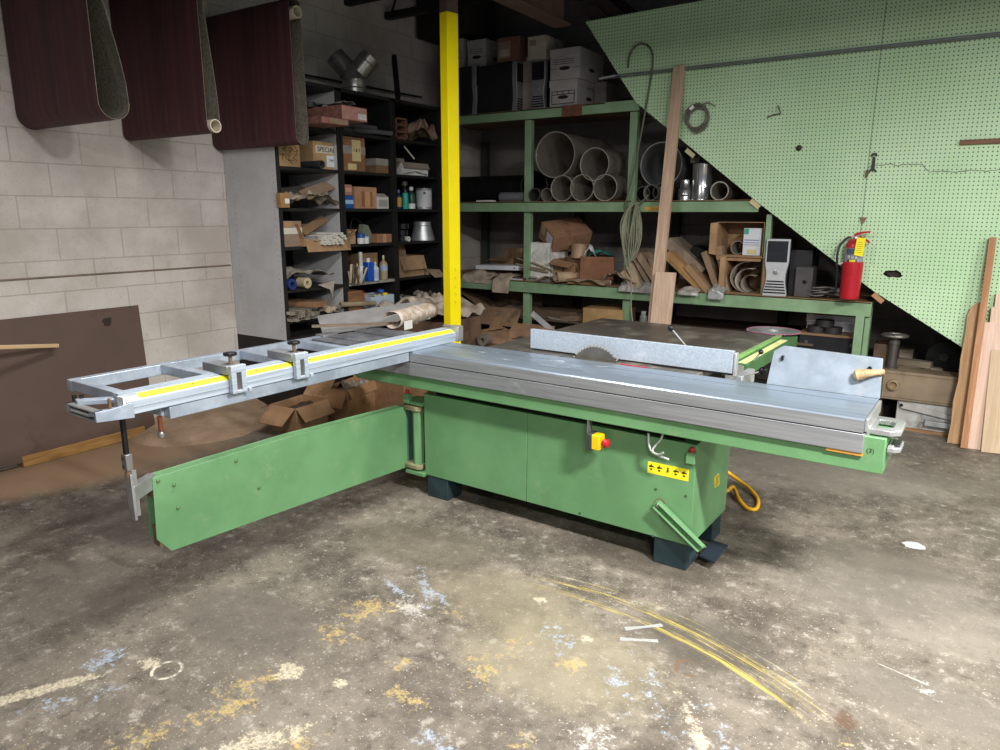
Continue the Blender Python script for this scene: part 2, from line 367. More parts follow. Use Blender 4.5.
# ------------------------------------------------------------------ room
def room():
    struct(MB().box(-5.2, 4.5, -3.2, 7.4, -.12, 0).build('floor', MAT_FLOOR))
    struct(MB().box(-5.2, -5.0, -3.2, 7.4, 0, 4.0).build('wall_left', MAT_BLOCK_Y))
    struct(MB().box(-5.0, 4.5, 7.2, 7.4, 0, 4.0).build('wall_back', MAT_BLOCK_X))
    struct(MB().box(-5.2, 4.5, -3.2, 7.4, 4.0, 4.1).build('ceiling', CEIL))
    # thin ledge that runs along the left wall
    m = MB(); m.prism([(-5.0,1.196),(-4.990,1.192),(-4.992,1.187),(-5.0,1.181)], -3.2, 3.64, 'y')
    struct(m.build('trim_1', M('7d7064', .8)))
    # pegboard covering the side of the stair: outline in X,Z with the diagonal lower edge and one torn hole
    Yp = 5.985
    P = [(-3.062,3.222),(-2.56,2.522),(-1.50,1.70),(-.60,1.045),(-.008,.69),(.62,.16),(.62,0.0),(3.2,0.0),(3.2,3.30),(-1.3,3.28),(-2.0,3.24)]
    cu = bpy.data.curves.new('pegboard_panel', 'CURVE'); cu.dimensions = '2D'; cu.fill_mode = 'BOTH'; cu.extrude = .003
    def poly(pts):
        s = cu.splines.new('POLY'); s.points.add(len(pts)-1)
        for q, p in zip(s.points, pts): q.co = (p[0], p[1], 0, 1)
        s.use_cyclic_u = True
    poly(P)
    hc = ony(893, 274, Yp); rnd = random.Random(3)
    poly([(hc.x + .062*math.cos(a)*(1+rnd.uniform(-.25,.2)), hc.z + .030*math.sin(a)*(1+rnd.uniform(-.3,.2))) for a in [2*PI*i/16 for i in range(16)]][::-1])
    t = bpy.data.objects.new('tmp', cu); COL.objects.link(t)
    dg = bpy.context.evaluated_depsgraph_get(); dg.update()
    me = bpy.data.meshes.new_from_object(t.evaluated_get(dg)); bpy.data.objects.remove(t)
    for v in me.vertices: v.co = (v.co.x, -v.co.z, v.co.y)
    me.materials.clear(); me.materials.append(MAT_PEG)
    o = bpy.data.objects.new('wall_right', me); COL.objects.link(o); o.location = (0, Yp, 0); struct(o)
    # studs and sheathing the board is nailed to, and the sloping underside of the stair
    m = MB()
    m.prism([(-3.10,3.30),(-.03,.76),(.66,.17),(.66,.30),(.02,.86),(-3.0,3.36)], 6.02, 6.09, 'y')
    struct(m.build('trim_2', M('332a26', .8)))
    m = MB(); m.prism([(-3.6,3.82),(.80,.16),(.80,.26),(-3.5,3.9)], 6.09, 7.2, 'y')
    struct(m.build('trim_3', M('3a302d', .85)))
    for i, (px, py) in enumerate(((690,153),(755,204),(878,298))):   # paper tabs on the slanting edge
        c = ony(px, py, Yp-.008)
        o = MB().box(-.045, .045, -.002, .002, -.018, .018).build('tape_tab', M(('b9b48c','c9b98f','a8805e')[i], .7))
        o.location = c; o.rotation_euler = (0, R(38), 0)
        tag(o, ('pale tape tab on the slanting pegboard edge above the shiny steel can', 'tan tape tab on the slanting pegboard edge at the end of the middle green shelf', 'brown tape tab on the slanting pegboard edge beside the fire extinguisher')[i], 'tape')
    # roof steel
    def truss(name, label, X0, X1, Y, z0, z1):
        r = thing(name, label, 'roof joist', (X0, Y, z0))
        L = X1-X0; h = z1-z0
        for nm, a, b in (('bottom_chord', 0, .06), ('top_chord', h-.05, h)): MB().box(0, L, -.035, .035, a, b).build(nm, STEEL_DK, r)
        m = MB(); n = int(L/.5)
        for i in range(n):
            m.tube([(i*.5+.05,0,.03),(i*.5+.25,0,h-.03)], .012, 6); m.tube([(i*.5+.25,0,h-.03),(i*.5+.45,0,.03)], .012, 6)
        m.build('web', STEEL_DK, r); return r
    for (px, py, lb) in ((347,6,'dark open web roof joist over the black shelves, nearer the camera'),(387,20,'dark open web roof joist over the black shelves, nearer the back wall')):
        p = onx(px, py, -4.99); truss('roof_joist', lb, -4.99, 4.2, p.y, p.z, p.z+.5)
    g = thing('steel_beam', 'rust brown steel roof beam ending above the stair boxes', 'beam', (-3.3,5.3,3.06))
    # beam seen from below, running away from the camera
    a = ony(563, 27, 5.6); b = onz(500, -2, a.z)
    dirv = (Vector((b.x, b.y, 0))-Vector((a.x, a.y, 0))).normalized(); ang = math.atan2(dirv.y, dirv.x)
    g.location = (a.x, a.y, a.z); g.rotation_euler = (0, 0, ang)
    RUST = M('6a5149', .75, .1)
    MB().box(0, 2.2, -.075, .075, 0, .014).build('bottom_flange', RUST, g)
    MB().box(0, 2.2, -.006, .006, .014, .36).build('beam_web', RUST, g)
    MB().box(0, 2.2, -.075, .075, .36, .374).build('top_flange', RUST, g)
    c = ony(428, 0, 5.95)
    o = MB().box(-.0, .62, 0, .5, 0, .9).build('heater_box', DARK, bev=.01)
    p = ony(417, 39, 6.0); o.location = (p.x, p.y, p.z)
    tag(o, 'black box hung from the roof behind the yellow post', 'heater')
room()
def sawdust():
    def f(u, v):
        x = u*.85; y = v*1.9
        h = .17*max(0, 1-u)**1.6*math.sin(PI*min(1, max(0, v)))**.5*(1+.35*mnoise_(x*4, y*4))+.006*mnoise_(x*20, y*20)+.022*mnoise_(x*3+5, y*3)-.022
        return Vector((x, y, max(-.02, h)))
    from mathutils import noise as _n
    def mnoise_(a, b): return _n.noise(Vector((a, b, 2.0)))
    t = NT('sawdust'); P = t.tc.outputs['Object']; a = t.noise(5, P, 6, .7); b = t.noise(60, P, 4, .7)
    c = t.mix(t.ss(a, .3, .7), lin('907a64'), lin('a8917a')); c = t.mix(t.math('MULTIPLY', t.ss(b, .58, .7), .5), c, lin('c2ab8d')); t.bump(b, .4, .006)
    o = MB().sheet(f, 26, 50).build('sawdust', t.out(c, .9, 0, .1), None, (-4.995, 2.60, .001))
    tag(o, 'drift of brown sawdust swept against the left wall below the saw outrigger', 'sawdust', None, 'stuff')
sawdust()
# ------------------------------------------------------------------ the sliding table saw, drawn in its own axes: x along the sliding table, y across, z up
SAW_O = onz(685, 571.6, 0); SAW_A = -R(34.99-33.33)
SR_ = Vector((math.cos(SAW_A), math.sin(SAW_A), 0)); SD_ = Vector((-math.sin(SAW_A), math.cos(SAW_A), 0))
def loc_(P): d = P-SAW_O; return Vector((d.dot(SR_), d.dot(SD_), P.z))
def SZ(x, y, z): return loc_(onz(x, y, z))
def SV(x, y, v):
    d = ray(x, y); p0 = SAW_O+SD_*v; t = (p0-CAM).dot(SD_)/d.dot(SD_); return loc_(CAM+d*t)
def SU(x, y, u):
    d = ray(x, y); p0 = SAW_O+SR_*u; t = (p0-CAM).dot(SR_)/d.dot(SR_); return loc_(CAM+d*t)

def green_paint():
    t = NT('green_machine_paint'); P = t.tc.outputs['Object']
    n1 = t.noise(2.2, P, 6, .65); n2 = t.noise(28, P, 5, .75); n3 = t.noise(7, P, 6, .75)
    c = t.mix(t.ss(n1, .3, .7), lin('5b865a'), lin('6a9768'))
    c = t.mix(t.math('MULTIPLY', t.ss(n3, .56, .72), .35), c, lin('8f9f7c'))
    c = t.mix(t.math('MULTIPLY', t.ss(n2, .70, .75), .8), c, lin('3b4a36'))
    c = t.mix(t.math('MULTIPLY', t.ss(n2, .27, .22), .8), c, lin('c9cdb8'))
    t.bump(n1, .08, .004)
    return t.out(c, t.math('ADD', t.math('MULTIPLY', n3, .3), .28), 0, .45)
def brushed(h1, h2, ax, metal, rough, name, chalk=False):
    t = NT(name); P = t.tc.outputs['Object']
    st = {'x': (.8, 30, 30), 'y': (30, .8, 30)}[ax]
    a = t.noise(3, t.mapping(st), 5, .7); b = t.noise(5, P, 6, .7); g = t.noise(45, P, 4, .7)
    c = t.mix(t.ss(a, .3, .7), lin(h1), lin(h2))
    c = t.mix(t.math('MULTIPLY', t.ss(b, .60, .74), .3), c, lin('dfe4e8'))
    c = t.mix(t.math('MULTIPLY', t.ss(g, .72, .80), .35), c, lin('6b6b6e'))
    t.bump(a, .06, .002)
    if chalk:                                   # chalky glue smears left on the table top
        sp = t.n('ShaderNodeSeparateXYZ', {0: P}); s1 = t.noise(7, t.mapping((1, 3.2, 1)), 6, .8, .4)
        k = t.math('MULTIPLY', t.ss(s1, .55, .66), t.math('MULTIPLY', t.ss(t.math('ABSOLUTE', t.math('ADD', sp.outputs['X'], .80)), .75, .15), t.ss(t.math('ABSOLUTE', t.math('SUBTRACT', sp.outputs['Y'], .09)), .13, .05)))
        k = t.math('MULTIPLY', k, .75); c = t.mix(k, c, lin('dfe3e6')); metal = t.math('MULTIPLY', t.math('SUBTRACT', 1.0, k), metal)
        return t.out(c, t.math('ADD', t.math('ADD', t.math('MULTIPLY', a, .2), rough), t.math('MULTIPLY', k, .4)), metal, .5)
    return t.out(c, t.math('ADD', t.math('MULTIPLY', a, .2), rough), metal, .5)
GREEN = green_paint()
ALU = brushed('8693a1', '9dabb9', 'x', .62, .24, 'sliding_table_aluminium', True)
ALUS = brushed('87898c', '9c9ea1', 'x', .5, .38, 'aluminium_side')
FENCE = brushed('96a2af', 'b0bac5', 'y', .2, .40, 'fence_aluminium')
def galv():
    t = NT('galvanised_steel'); P = t.tc.outputs['Object']
    v = t.n('ShaderNodeTexVoronoi', {'Vector': P}); v.inputs['Scale'].default_value = 70
    b = t.noise(6, P, 5, .7)
    c = t.mix(t.ss(b, .3, .7), lin('98a3b3'), lin('bdc9d8')); c = t.mix(t.math('MULTIPLY', v.outputs['Color'], .25), c, lin('8d979f'))
    return t.out(c, .42, .4, .5)
GALV = galv()
CAST = M('a2a3a3', .4, .6, var=.2, bump=.1); CHROME = M('b9bbbc', .35, .6); STEEL = M('8e8c89', .4, .7)
BLACK = M('17171a', .35, var=.3); RUSTY = M('7d6248', .75, .1, var=.35); TABLE_BK = M('4b4742', .36, .15, var=.2, scale=3, dirt='7b756b', dscale=5, damt=.5)
YEL = M('f0e02a', .4, var=.06); RED = M('b3212c', .4); FOOT = M('24353a', .5, var=.3)
YSCALE = M('e9e33a', .45, var=.05); INK = M('2a2812', .6); INK2 = M('4c4a10', .6)

def ringprism(m, outer, inner, z0, z1):
    n = len(outer); V = lambda p, z: m.bm.verts.new((p[0], p[1], z))
    a = [V(p, z0) for p in outer]; b = [V(p, z1) for p in outer]; c = [V(p, z0) for p in inner]; d = [V(p, z1) for p in inner]
    for i in range(n):
        j = (i+1) % n
        m._f([a[i], a[j], b[j], b[i]]); m._f([c[j], c[i], d[i], d[j]]); m._f([b[i], b[j], d[j], d[i]]); m._f([a[j], a[i], c[i], c[j]])
def flatplate(pts, z0, z1, m=None):
    m = m or MB(); m.prism([(p[0], p[1]) for p in pts], z0, z1, 'z'); return m

def saw():
    S = thing('sliding_table_saw', 'large green sliding table saw with aluminium table and long swing arm', 'table saw', SAW_O, SAW_A)
    # cabinet
    seam = SV(527, 430, 0).x
    m = MB(); m.box(-1.563, .015, .004, .50, .131, .612); m.box(-1.563, seam-.0015, 0, .004, .131, .612); m.box(seam+.0015, .015, 0, .004, .131, .612)
    cab = m.build('cabinet', GREEN, S, bev=.004)
    MB().box(-1.50, -.05, .03, .42, .60, .68).build('saddle', DARK, S)
    for u0, u1, v0, v1 in ((-.16,0,.006,.14),(-1.555,-1.405,.006,.14),(-.16,0,.36,.49),(-1.555,-1.405,.36,.49)):
        MB().box(u0, u1, v0, v1, 0, .131).build('foot', FOOT, S, bev=.004)
    # long green beam and the two aluminium profiles above it
    m = MB(); m.prism([(-2.06,.70),(-2.0,.661),(.748,.661),(.748,.800),(-2.06,.800)], -.088, .13, 'y')
    beam = m.build('base_beam', GREEN, S, bev=.004)
    q = SV(832, 453.5, -.09)
    text('(3)', 'handwritten_mark', .024, INK, beam, (.70, -.0885, .745), (PI/2, 0, 0))
    MB().box(SV(825,456,-.1).x, SV(862,458,-.1).x, -.100, -.088, .722, .734).build('packing_strip', M('c08a3a', .6), S)
    m = MB(); m.prism([(-.105,.735),(-.098,.731),(.18,.731),(.18,.808),(-.105,.808)], -2.0, .676, 'x')
    m.build('slide_rail', ALUS, S, bev=.002)
    g = .004; prof = [(-.105,.813),(.245,.813),(.245,.869)]
    for v in (.148, .02):
        if v == .148: prof += [(v+g,.869),(v+g,.860),(v-g,.860),(v-g,.869)]
    prof += [(-.088,.870),(-.100,.866),(-.105,.858)]
    m = MB(); m.prism(prof, -1.86, .671, 'x')
    st = m.build('sliding_table', ALU, S)
    MB().box(-1.86, .671, -.1064, -.1040, .814, .860).build('table_edge', ALUS, st)
    MB().box(.671, .683, -.095, .24, .815, .866).build('end_cap', CAST, st, bev=.003)
    # end handles
    def rr(x0, x1, y0, y1, ch):
        return [(x0,y0),(x1-ch,y0),(x1,y0+ch),(x1,y1-ch),(x1-ch,y1),(x0,y1)]
    h = MB(); uR = SZ(907,422,.82).x; ringprism(h, rr(.685,uR,-.075,.13,.03), rr(.70,uR-.03,-.03,.085,.02), .805, .828)
    h.box(.676, .69, -.075, .13, .79, .835)
    hd = h.build('end_handle', CAST, S, bev=.004)
    h = MB(); uL = SZ(905,440,.76).x; ringprism(h, rr(.75,uL,-.06,.08,.02), rr(.765,uL-.02,-.025,.045,.012), .742, .760)
    h.box(.752, .77, -.055, .075, .735, .765)
    h.build('latch_handle', CAST, S, bev=.004)
    MB().box(uL-.035, uL-.005, -.03, .05, .761, .768).build('grip_pad', BLACK, S, bev=.003)
    # swing arm
    s0 = Vector((-1.70, 0, 0)); s1 = Vector((-1.823, -1.398, 0)); d = (s1-s0).normalized(); n = Vector((-d.y, d.x, 0))
    if n.x < 0: n = -n
    A = Matrix(((d.x, n.x, 0, s0.x), (d.y, n.y, 0, s0.y), (0, 0, 1, 0), (0, 0, 0, 1)))    # x along the arm, y toward the camera side
    out = [(0,.146),(1.404,.146),(1.462,.222),(1.452,.500),(.76,.521),(0,.515)]
    m = MB(); m.prism(out, -.006, 0, 'y', A); m.prism(out, -.066, -.060, 'y', A)
    m.prism([(0,.509),(.76,.515),(1.44,.494),(1.44,.500),(.76,.521),(0,.515)], -.060, -.006, 'y', A)
    m.box(0, 1.40, -.060, -.006, .146, .152, A); m.box(0, .006, -.06, -.006, .15, .515, A)
    arm = m.build('swing_arm', GREEN, S, bev=.0015)
    m = MB(); m.box(1.36, 1.448, -.062, -.004, .40, .488, A); m.box(1.36, 1.45, -.062, -.004, .18, .27, A)
    m.build('end_stiffener', RUSTY, arm)
    for px, py in ((174,485),(178,508),(259,488),(158,481),(236,461)):
        c = None; dd = ray(px, py); nw = SR_*n.x+SD_*n.y; pw = SAW_O+SR_*s0.x+SD_*s0.y
        P = loc_(CAM+dd*((pw-CAM).dot(nw)/dd.dot(nw)))
        k = MB().lathe([(.009,0),(.009,.004),(.005,.007),(0,.007)], 6).build('bolt', M('5f7a52', .5, .3), arm)
        k.location = P; k.rotation_euler = n.to_track_quat('Z', 'Y').to_euler()
    # hinge between arm and cabinet
    for zb in (.118, .538): MB().box(-1.70, -1.56, -.02, .10, zb, zb+.022).build('hinge_bracket', GREEN, S, bev=.003)
    m = MB(); m.prism([(-1.665,.012),(-1.635,-.012),(-1.605,.005),(-1.60,.04),(-1.65,.05)], .165, .50, 'z')
    m.build('hinge_post', GREEN, S, bev=.006)
    for z in (.15, .50):
        m = MB(); m.prism([(-1.72,-.01),(-1.70,-.022),(-1.61,-.022),(-1.585,0),(-1.60,.05),(-1.72,.05)], z, z+.03, 'z'); m.build('hinge_collar', M('85805f', .65, var=.3), S, bev=.006)
    MB().box(-1.722, -1.702, .0, .05, .152, .50).build('hinge_leaf', M('4a6e64', .5), S)
    for u, z in ((-1.665, .548), (.006, .530)):
        b = MB().box(u-.025, u+.015, -.035, .0, z, z+.052).build('bumper', GREEN, S, bev=.003)
        MB().lathe([(.011,0),(.011,.018),(.008,.022),(0,.022)], 14).build('bumper_cap', RED, b, loc=(u-.004, -.018, z+.052))
    # post that carries the outrigger on the arm
    pu, pv = -1.765, -1.573
    MB().tube([(pu,pv,.65),(pu,pv,.874)], .011, 12).build('support_rod', BLACK, S)
    m = MB(); m.box(pu-.019, pu+.019, pv-.014, pv+.014, .588, .658)
    cl = m.build('rod_clevis', STEEL, S, bev=.003)
    for z in (.607, .640): MB().lathe([(.006,0),(.006,.004),(0,.004)], 8).build('bolt', BLACK, cl, loc=(pu-.004, pv-.014, z), rot=(PI/2, 0, 0))
    MB().tube([(pu,pv,.56),(pu,pv,.60)], .012, 10).build('threaded_stud', RUSTY, S)
    m = MB(); m.box(pu-.022, pu+.022, pv-.006, pv+.006, .375, .575); m.box(pu-.022, pu-.016, pv-.006, pv+.04, .375, .575)
    m.build('post_bracket', CAST, S, bev=.002)
    m = MB(); e = Vector((-1.862,-1.43,0)); f = Vector((pu-.02,pv+.01,0)); dv = (e-f).normalized(); nn = Vector((-dv.y,dv.x,0))*.018; L = (e-f).length
    m.prism([tuple((f+nn)[:2]), tuple((f-nn)[:2]), tuple((e-nn)[:2]), tuple((e+nn)[:2])], .445, .510, 'z')
    m.build('arm_link', CAST, S, bev=.003)
    # outrigger frame: galvanised tubes
    def tubebox(nm, *a): return MB().box(*a).build(nm, GALV, S, bev=.003)
    tubebox('frame_rail', -1.605, -1.565, -1.487, -.11, .815, .866)
    tubebox('frame_rail', -2.372, -2.332, -1.50, .02, .815, .868)
    for v0, v1 in ((-1.50,-1.455),(-1.08,-1.03),(-.63,-.57),(-.24,-.19)): tubebox('cross_tube', -2.332, -1.605, v0, v1, .822, .868)
    sl = M('6d7075', .5, .3, var=.25, dirt='8d8f92', dscale=14)
    for i in range(5):
        v = -.14+i*.115; MB().box(-2.32, -1.655, v, v+.095, .846, .866+.004*(i % 2)).build('table_slat', sl, S, bev=.004)
    m = MB(); m.box(-2.38, -2.30, -.06, .05, .80, .878); m.box(-2.40, -2.34, .0, .03, .79, .86); m.build('frame_bracket', M('7d8083', .5, .4), S, bev=.004)
    MB().tube([(-1.62,-1.50,.76),(-1.62,-1.50,.82)], .009, 10).build('clamp_pin', M('6f3b1f', .6), S)
    MB().lathe([(0,-.024),(.012,-.020),(.015,-.005),(.010,.004),(0,.006)], 12).build('pin_knob', STEEL, S, loc=(-1.62,-1.50,.755))
    # crosscut fence with its scale
    f0, f1 = -1.655, .275
    prof = [(-1.55,.872),(-1.552,.893),(-1.549,.896),(-1.549,.922),(-1.552,.925),(-1.588,.941),(-1.600,.942),(-1.600,.934),(-1.606,.934),(-1.606,.944),(-1.628,.945),(-1.628,.936),(-1.634,.936),(-1.634,.945),(-1.648,.945),(-1.648,.872)]
    def PX(prof, a, b, nm, mt, par): m = MB(); m.prism([(p[0], p[1]) for p in prof], a, b, 'y'); return m.build(nm, mt, par)
    fe = PX(prof, f0, f1, 'crosscut_fence', FENCE, S)
    sc = PX([(-1.5535,.9262),(-1.5830,.9392),(-1.5835,.9404),(-1.5532,.9274)], -1.600, .268, 'yellow_scale', YSCALE, fe)
    m = MB()
    for i in range(184):                               # printed divisions of the scale
        v = -1.59+i*.01; k = .55 if i % 10 == 0 else (.4 if i % 5 == 0 else .22)
        a = Vector((-1.5545,v,.9284)); b = Vector((-1.5545-.027*k, v, .9284+.0119*k)); w = .0013
        p = [a+Vector((0,-w,0)), a+Vector((0,w,0)), b+Vector((0,w,0)), b+Vector((0,-w,0))]
        m._f([m.bm.verts.new(q) for q in p])
    m.build('scale_divisions', INK2, sc)
    sl_a = math.atan2(.0155, .035)
    for i in range(1, 19):
        v = -1.60+i*.1
        text(str(180-i*10), 'scale_number', .014, INK2, sc, (-1.571, v+.018, .9363), (sl_a, 0, PI/2), .0003)
    # flip stops
    for v in (SU(240, 380, -1.52).y, SU(303, 365, -1.52).y):
        m = MB(); m.box(-1.545, -1.522, v-.036, v-.012, .868, .985); m.box(-1.545, -1.522, v+.012, v+.036, .868, .985); m.box(-1.545, -1.522, v-.012, v+.012, .955, .985); m.box(-1.545, -1.522, v-.012, v+.012, .868, .880)
        m.box(-1.545, -1.512, v+.036, v+.052, .868, .885)
        s = m.build('flip_stop', FENCE, S, bev=.002)
        MB().box(-1.545, -1.533, v-.012, v+.012, .88, .955).build('stop_slot', M('5c5852', .5, .3), s)
        MB().box(-1.72, -1.545, v-.040, v+.030, .946, .984).build('stop_body', M('8b8e92', .45, .4), s, bev=.004)
        MB().tube([(-1.575,v,.984),(-1.575,v,1.022)], .008, 12).build('stop_stud', RUSTY, s)
        kn = MB()
        pr = []
        for j in range(32): a = 2*PI*j/32; r = .026+.003*math.cos(8*a); pr.append((-1.575+r*math.cos(a), v+r*math.sin(a)))
        kn.prism(pr, 1.020, 1.034, 'z'); kn.build('knob', BLACK, s, bev=.003)
    m = MB(); m.box(-1.60, -1.53, .275, .325, .870, .960); m.box(-1.655, -1.60, .285, .315, .945, .958)
    m.build('fence_end_block', CAST, S, bev=.003)
    # hardware on the outer end
    m = MB(); m.prism([(-1.778,.915),(-1.778,.877),(-1.642,.864),(-1.642,.922),(-1.73,.913)], -1.535, -1.529, 'x'); m.build('end_plate', GALV, S, bev=.001)
    m = MB(); m.box(-1.76, -1.535, -1.775, -1.745, .872, .880); m.box(-1.76, -1.535, -1.775, -1.745, .905, .913); m.box(-1.76, -1.742, -1.775, -1.745, .872, .913); m.box(-1.553, -1.535, -1.775, -1.745, .872, .913)
    m.build('end_bar', CAST, S, bev=.003)
    MB().box(-1.75, -1.54, -1.760, -1.750, .878, .908).build('bar_slot', BLACK, S)
    MB().tube([(-1.72,-1.772,.893),(-1.59,-1.772,.893)], .007, 10).build('slot_roller', CHROME, S)
    m = MB(); m.prism([(-1.75,-1.745),(-1.71,-1.755),(-1.63,-1.655),(-1.67,-1.645)], .905, .925, 'z'); m.prism([(-1.60,-1.77),(-1.56,-1.77),(-1.56,-1.65),(-1.60,-1.65)], .888, .902, 'z'); m.build('bracket_arm', GALV, S, bev=.003)
    for u, v in ((-1.75,-1.745),(-1.735,-1.725)): MB().tube([(u,v,.91),(u,v,.94)], .008, 8).build('thumb_screw', BLACK, S)
    MB().tube([(-1.585,-1.70,.90),(-1.585,-1.70,.94)], .006, 10).build('pivot_bolt', RUSTY, S)
    MB().box(-1.60, -1.555, -1.665, -1.65, .874, .94).build('fence_cap', M('e3e2da', .5), fe)
    # cast main table, rip fence, blade
    MB().box(-1.31, -.09, .262, 1.66, .832, .868).build('main_table', TABLE_BK, S, bev=.003)
    MB().box(-1.15, -.25, .45, 1.2, .14, .832).build('table_stand', DARK, S)
    MB().box(-.088, -.058, .60, 1.66, .80, .868).build('rail_bar', M('7ea863', .45), S, bev=.003)
    rl = MB().box(-.058, .018, .60, 1.74, .792, .857).build('fence_rail', M('3f6840', .45), S, bev=.003)
    MB().box(-.036, .006, .70, 1.54, .857, .8585).build('rail_scale', M('e4e39a', .5), rl)
    MB().box(-.06, .022, .575, .60, .785, .865).build('rail_end_cap', M('8f8e8c', .5, .3), rl)
    m = MB(); m.prism([(.332,.876),(.362,.876),(.362,.981),(.332,.984)], -1.068, .046, 'x'); m.build('rip_fence', FENCE, S, bev=.002)
    MB().box(-.35, .046, .325, .355, .869, .876).build('fence_foot', BLACK, S)
    m = MB(); m.box(.048, .062, .330, .365, .862, .975); m.box(.050, .085, .365, .575, .795, .862); m.build('fence_carrier', M('a8aaac', .45, .4), S, bev=.004)
    def lever(a, b, r):
        k = MB().tube([a, b], .0045, 8).build('lever', CHROME, S)
        MB().lathe([(r*math.sin(PI*i/8), -r*math.cos(PI*i/8)) for i in range(9)], 16).build('ball_knob', BLACK, k, loc=b)
    lever(SV(686,346,.42), SV(671,328,.42), .016)
    lever(SV(742,376,.40), SV(763,371,.40), .020)
    lever(SV(754,360,.55), SV(761,352,.55), .012)
    bc = SV(596, 352, .285); bz = .944-.15; T = []
    nT = 48
    for i in range(nT):
        a0 = 2*PI*i/nT
        for da, r in ((0,.149),(.045,.1515),(.055,.139),(.11,.139)): T.append((bc.x+r*math.cos(-(a0+da)), bz+r*math.sin(-(a0+da))))
    m = MB(); m.prism(T, .284, .2865, 'y')
    bl = m.build('saw_blade', M('6d6963', .4, .6, var=.2), S)
    m = MB()
    for i in range(nT):
        a = -(2*PI*i/nT+.02); c = Vector((bc.x+.1475*math.cos(a), .285, bz+.1475*math.sin(a)))
        m.box(-.005, .005, -.0022, .0022, -.003, .003, Matrix.Translation(c) @ Matrix.Rotation(-a, 4, 'Y'))
    m.build('carbide_teeth', M('b7b29a', .4, .4), bl)
    MB().box(SZ(627,361,.871).x, SZ(656,364,.871).x, .250, .262, .862, .8715).build('red_insert', RED, S)
    # front face fittings
    e = MB().box(-.475, -.450, -.10, -.04, .520, .602).build('switch_back', M('3a3d42', .5), S, bev=.004)
    eb = MB().box(-.450, -.408, -.102, -.042, .528, .600).build('emergency_stop', M('f2c512', .4), S, bev=.005)
    k = MB().lathe([(.011,0),(.011,.012),(.021,.014),(.021,.030),(.014,.036),(0,.037)], 20).build('stop_button', RED, eb); k.location = (-.408, -.072, .562); k.rotation_euler = (0, PI/2, 0)
    MB().box(-.48, -.474, -.09, -.05, .53, .665).build('switch_bracket', STEEL, S)
    for pts in (((648.5,433),(648.7,442),(650,448),(652.5,452),(660,456),(669,459.6)), ((663,433),(661,439),(655,446),(652.5,450),(654,453),(659,454.5),(663.4,452.5))):
        P = [SV(x, y, -.035-.03*i/5) for i, (x, y) in enumerate(pts)]
        MB().tube(smooth_path(P), .0050, 8).build('control_rod', M('bdbdbb', .35, .4), S)
    a = SV(648,461,0); b = SV(688.4,480,0)
    z1 = a.z; z0 = SV(648,472.6,0).z
    stk = MB().box(a.x, b.x, -.0012, 0, z0, z1).build('warning_label', YEL, S)
    w = (b.x-a.x)/5; m = MB()
    for i in range(5):                                # five little black pictograms
        cx = a.x+w*(i+.5); cz = (z0+z1)/2+.003; rn = random.Random(20+i)
        if i == 2:
            m.lathe([(.004,-.0004),(.004,.0004)], 10, Matrix.Translation((cx,-.0016,cz+.011)) @ Matrix.Rotation(PI/2,4,'X'))
            m.prism([(cx-.003,cz+.007),(cx+.003,cz+.007),(cx+.006,cz-.004),(cx+.002,cz-.004),(cx+.004,cz-.015),(cx-.001,cz-.006),(cx-.006,cz-.014)], -.0019, -.0013, 'y')
        else:
            m.prism([(cx-.014,cz+.004),(cx-.004,cz+.010),(cx+.010,cz+.006),(cx+.014,cz),(cx+.004,cz+.002),(cx-.002,cz-.002),(cx-.012,cz)], -.0019, -.0013, 'y')
            m.prism([(cx-.008,cz-.008),(cx-.002,cz-.005),(cx+.006,cz-.009),(cx+.002,cz-.014),(cx-.006,cz-.013)], -.0019, -.0013, 'y')
            m.box(cx-.002, cx+.001, -.0019, -.0013, cz+.010, cz+.016)
    m.build('warning_pictograms', INK, stk)
    s2 = MB(); ya = [SU(x, y, .0155) for x, y in ((714,478),(719,473),(719.5,484),(714.5,488))]
    s2.prism([(p.y, p.z) for p in ya], .015, .0165, 'x'); s2b = s2.build('small_label', M('d8c23a', .5), S)
    m = MB(); c0 = (ya[0]+ya[1]+ya[2]+ya[3])/4
    for i in range(5): m.box(.0165, .017, c0.y-.022, c0.y+.022, c0.z-.022+i*.010, c0.z-.018+i*.010)
    m.build('label_lines', INK, s2b)
    for px, py in ((656,489),(686,496),(653,536),(580,513)):
        P = SV(px, py, 0); MB().lathe([(.006,0),(.006,.003),(.003,.004),(0,.004)], 8).build('screw', M('3f5540', .5), cab, loc=P, rot=(PI/2, 0, 0))
    hub = SV(660, 504, 0)
    MB().lathe([(.027,0),(.027,.003),(0,.003)], 20).build('pivot_plate', RUSTY, S, loc=hub, rot=(PI/2, 0, 0))
    MB().lathe([(.010,0),(.010,.03),(.006,.034),(0,.034)], 14).build('pivot_pin', STEEL, S, loc=hub, rot=(PI/2, 0, 0))
    e1 = SV(701, 549, -.03); dd = Vector((e1.x-hub.x, 0, e1.z-hub.z)); L = dd.length; an = math.atan2(dd.z, dd.x)
    Mx = Matrix.Translation((hub.x, -.012, hub.z)) @ Matrix.Rotation(-an, 4, 'Y')
    m = MB(); m.prism([(-.02,-.018),(-.012,-.024),(L,-.018),(L+.01,.018),(-.012,.024),(-.022,.012)], -.004, 0, 'y', Mx); m.box(-.01, L, -.030, -.004, .014, .019, Mx); m.box(-.01, L, -.030, -.004, -.019, -.014, Mx)
    m.build('pedal_link', GREEN, S, bev=.001)
    pp = [SZ(x, y, .05) for x, y in ((699,556),(712,540.5),(728,546),(715,563))]
    m = flatplate(pp, .045, .055); m.build('foot_pedal', M('1f2530', .45), S, bev=.002)
    m = MB(); pc = (pp[0]+pp[1])/2
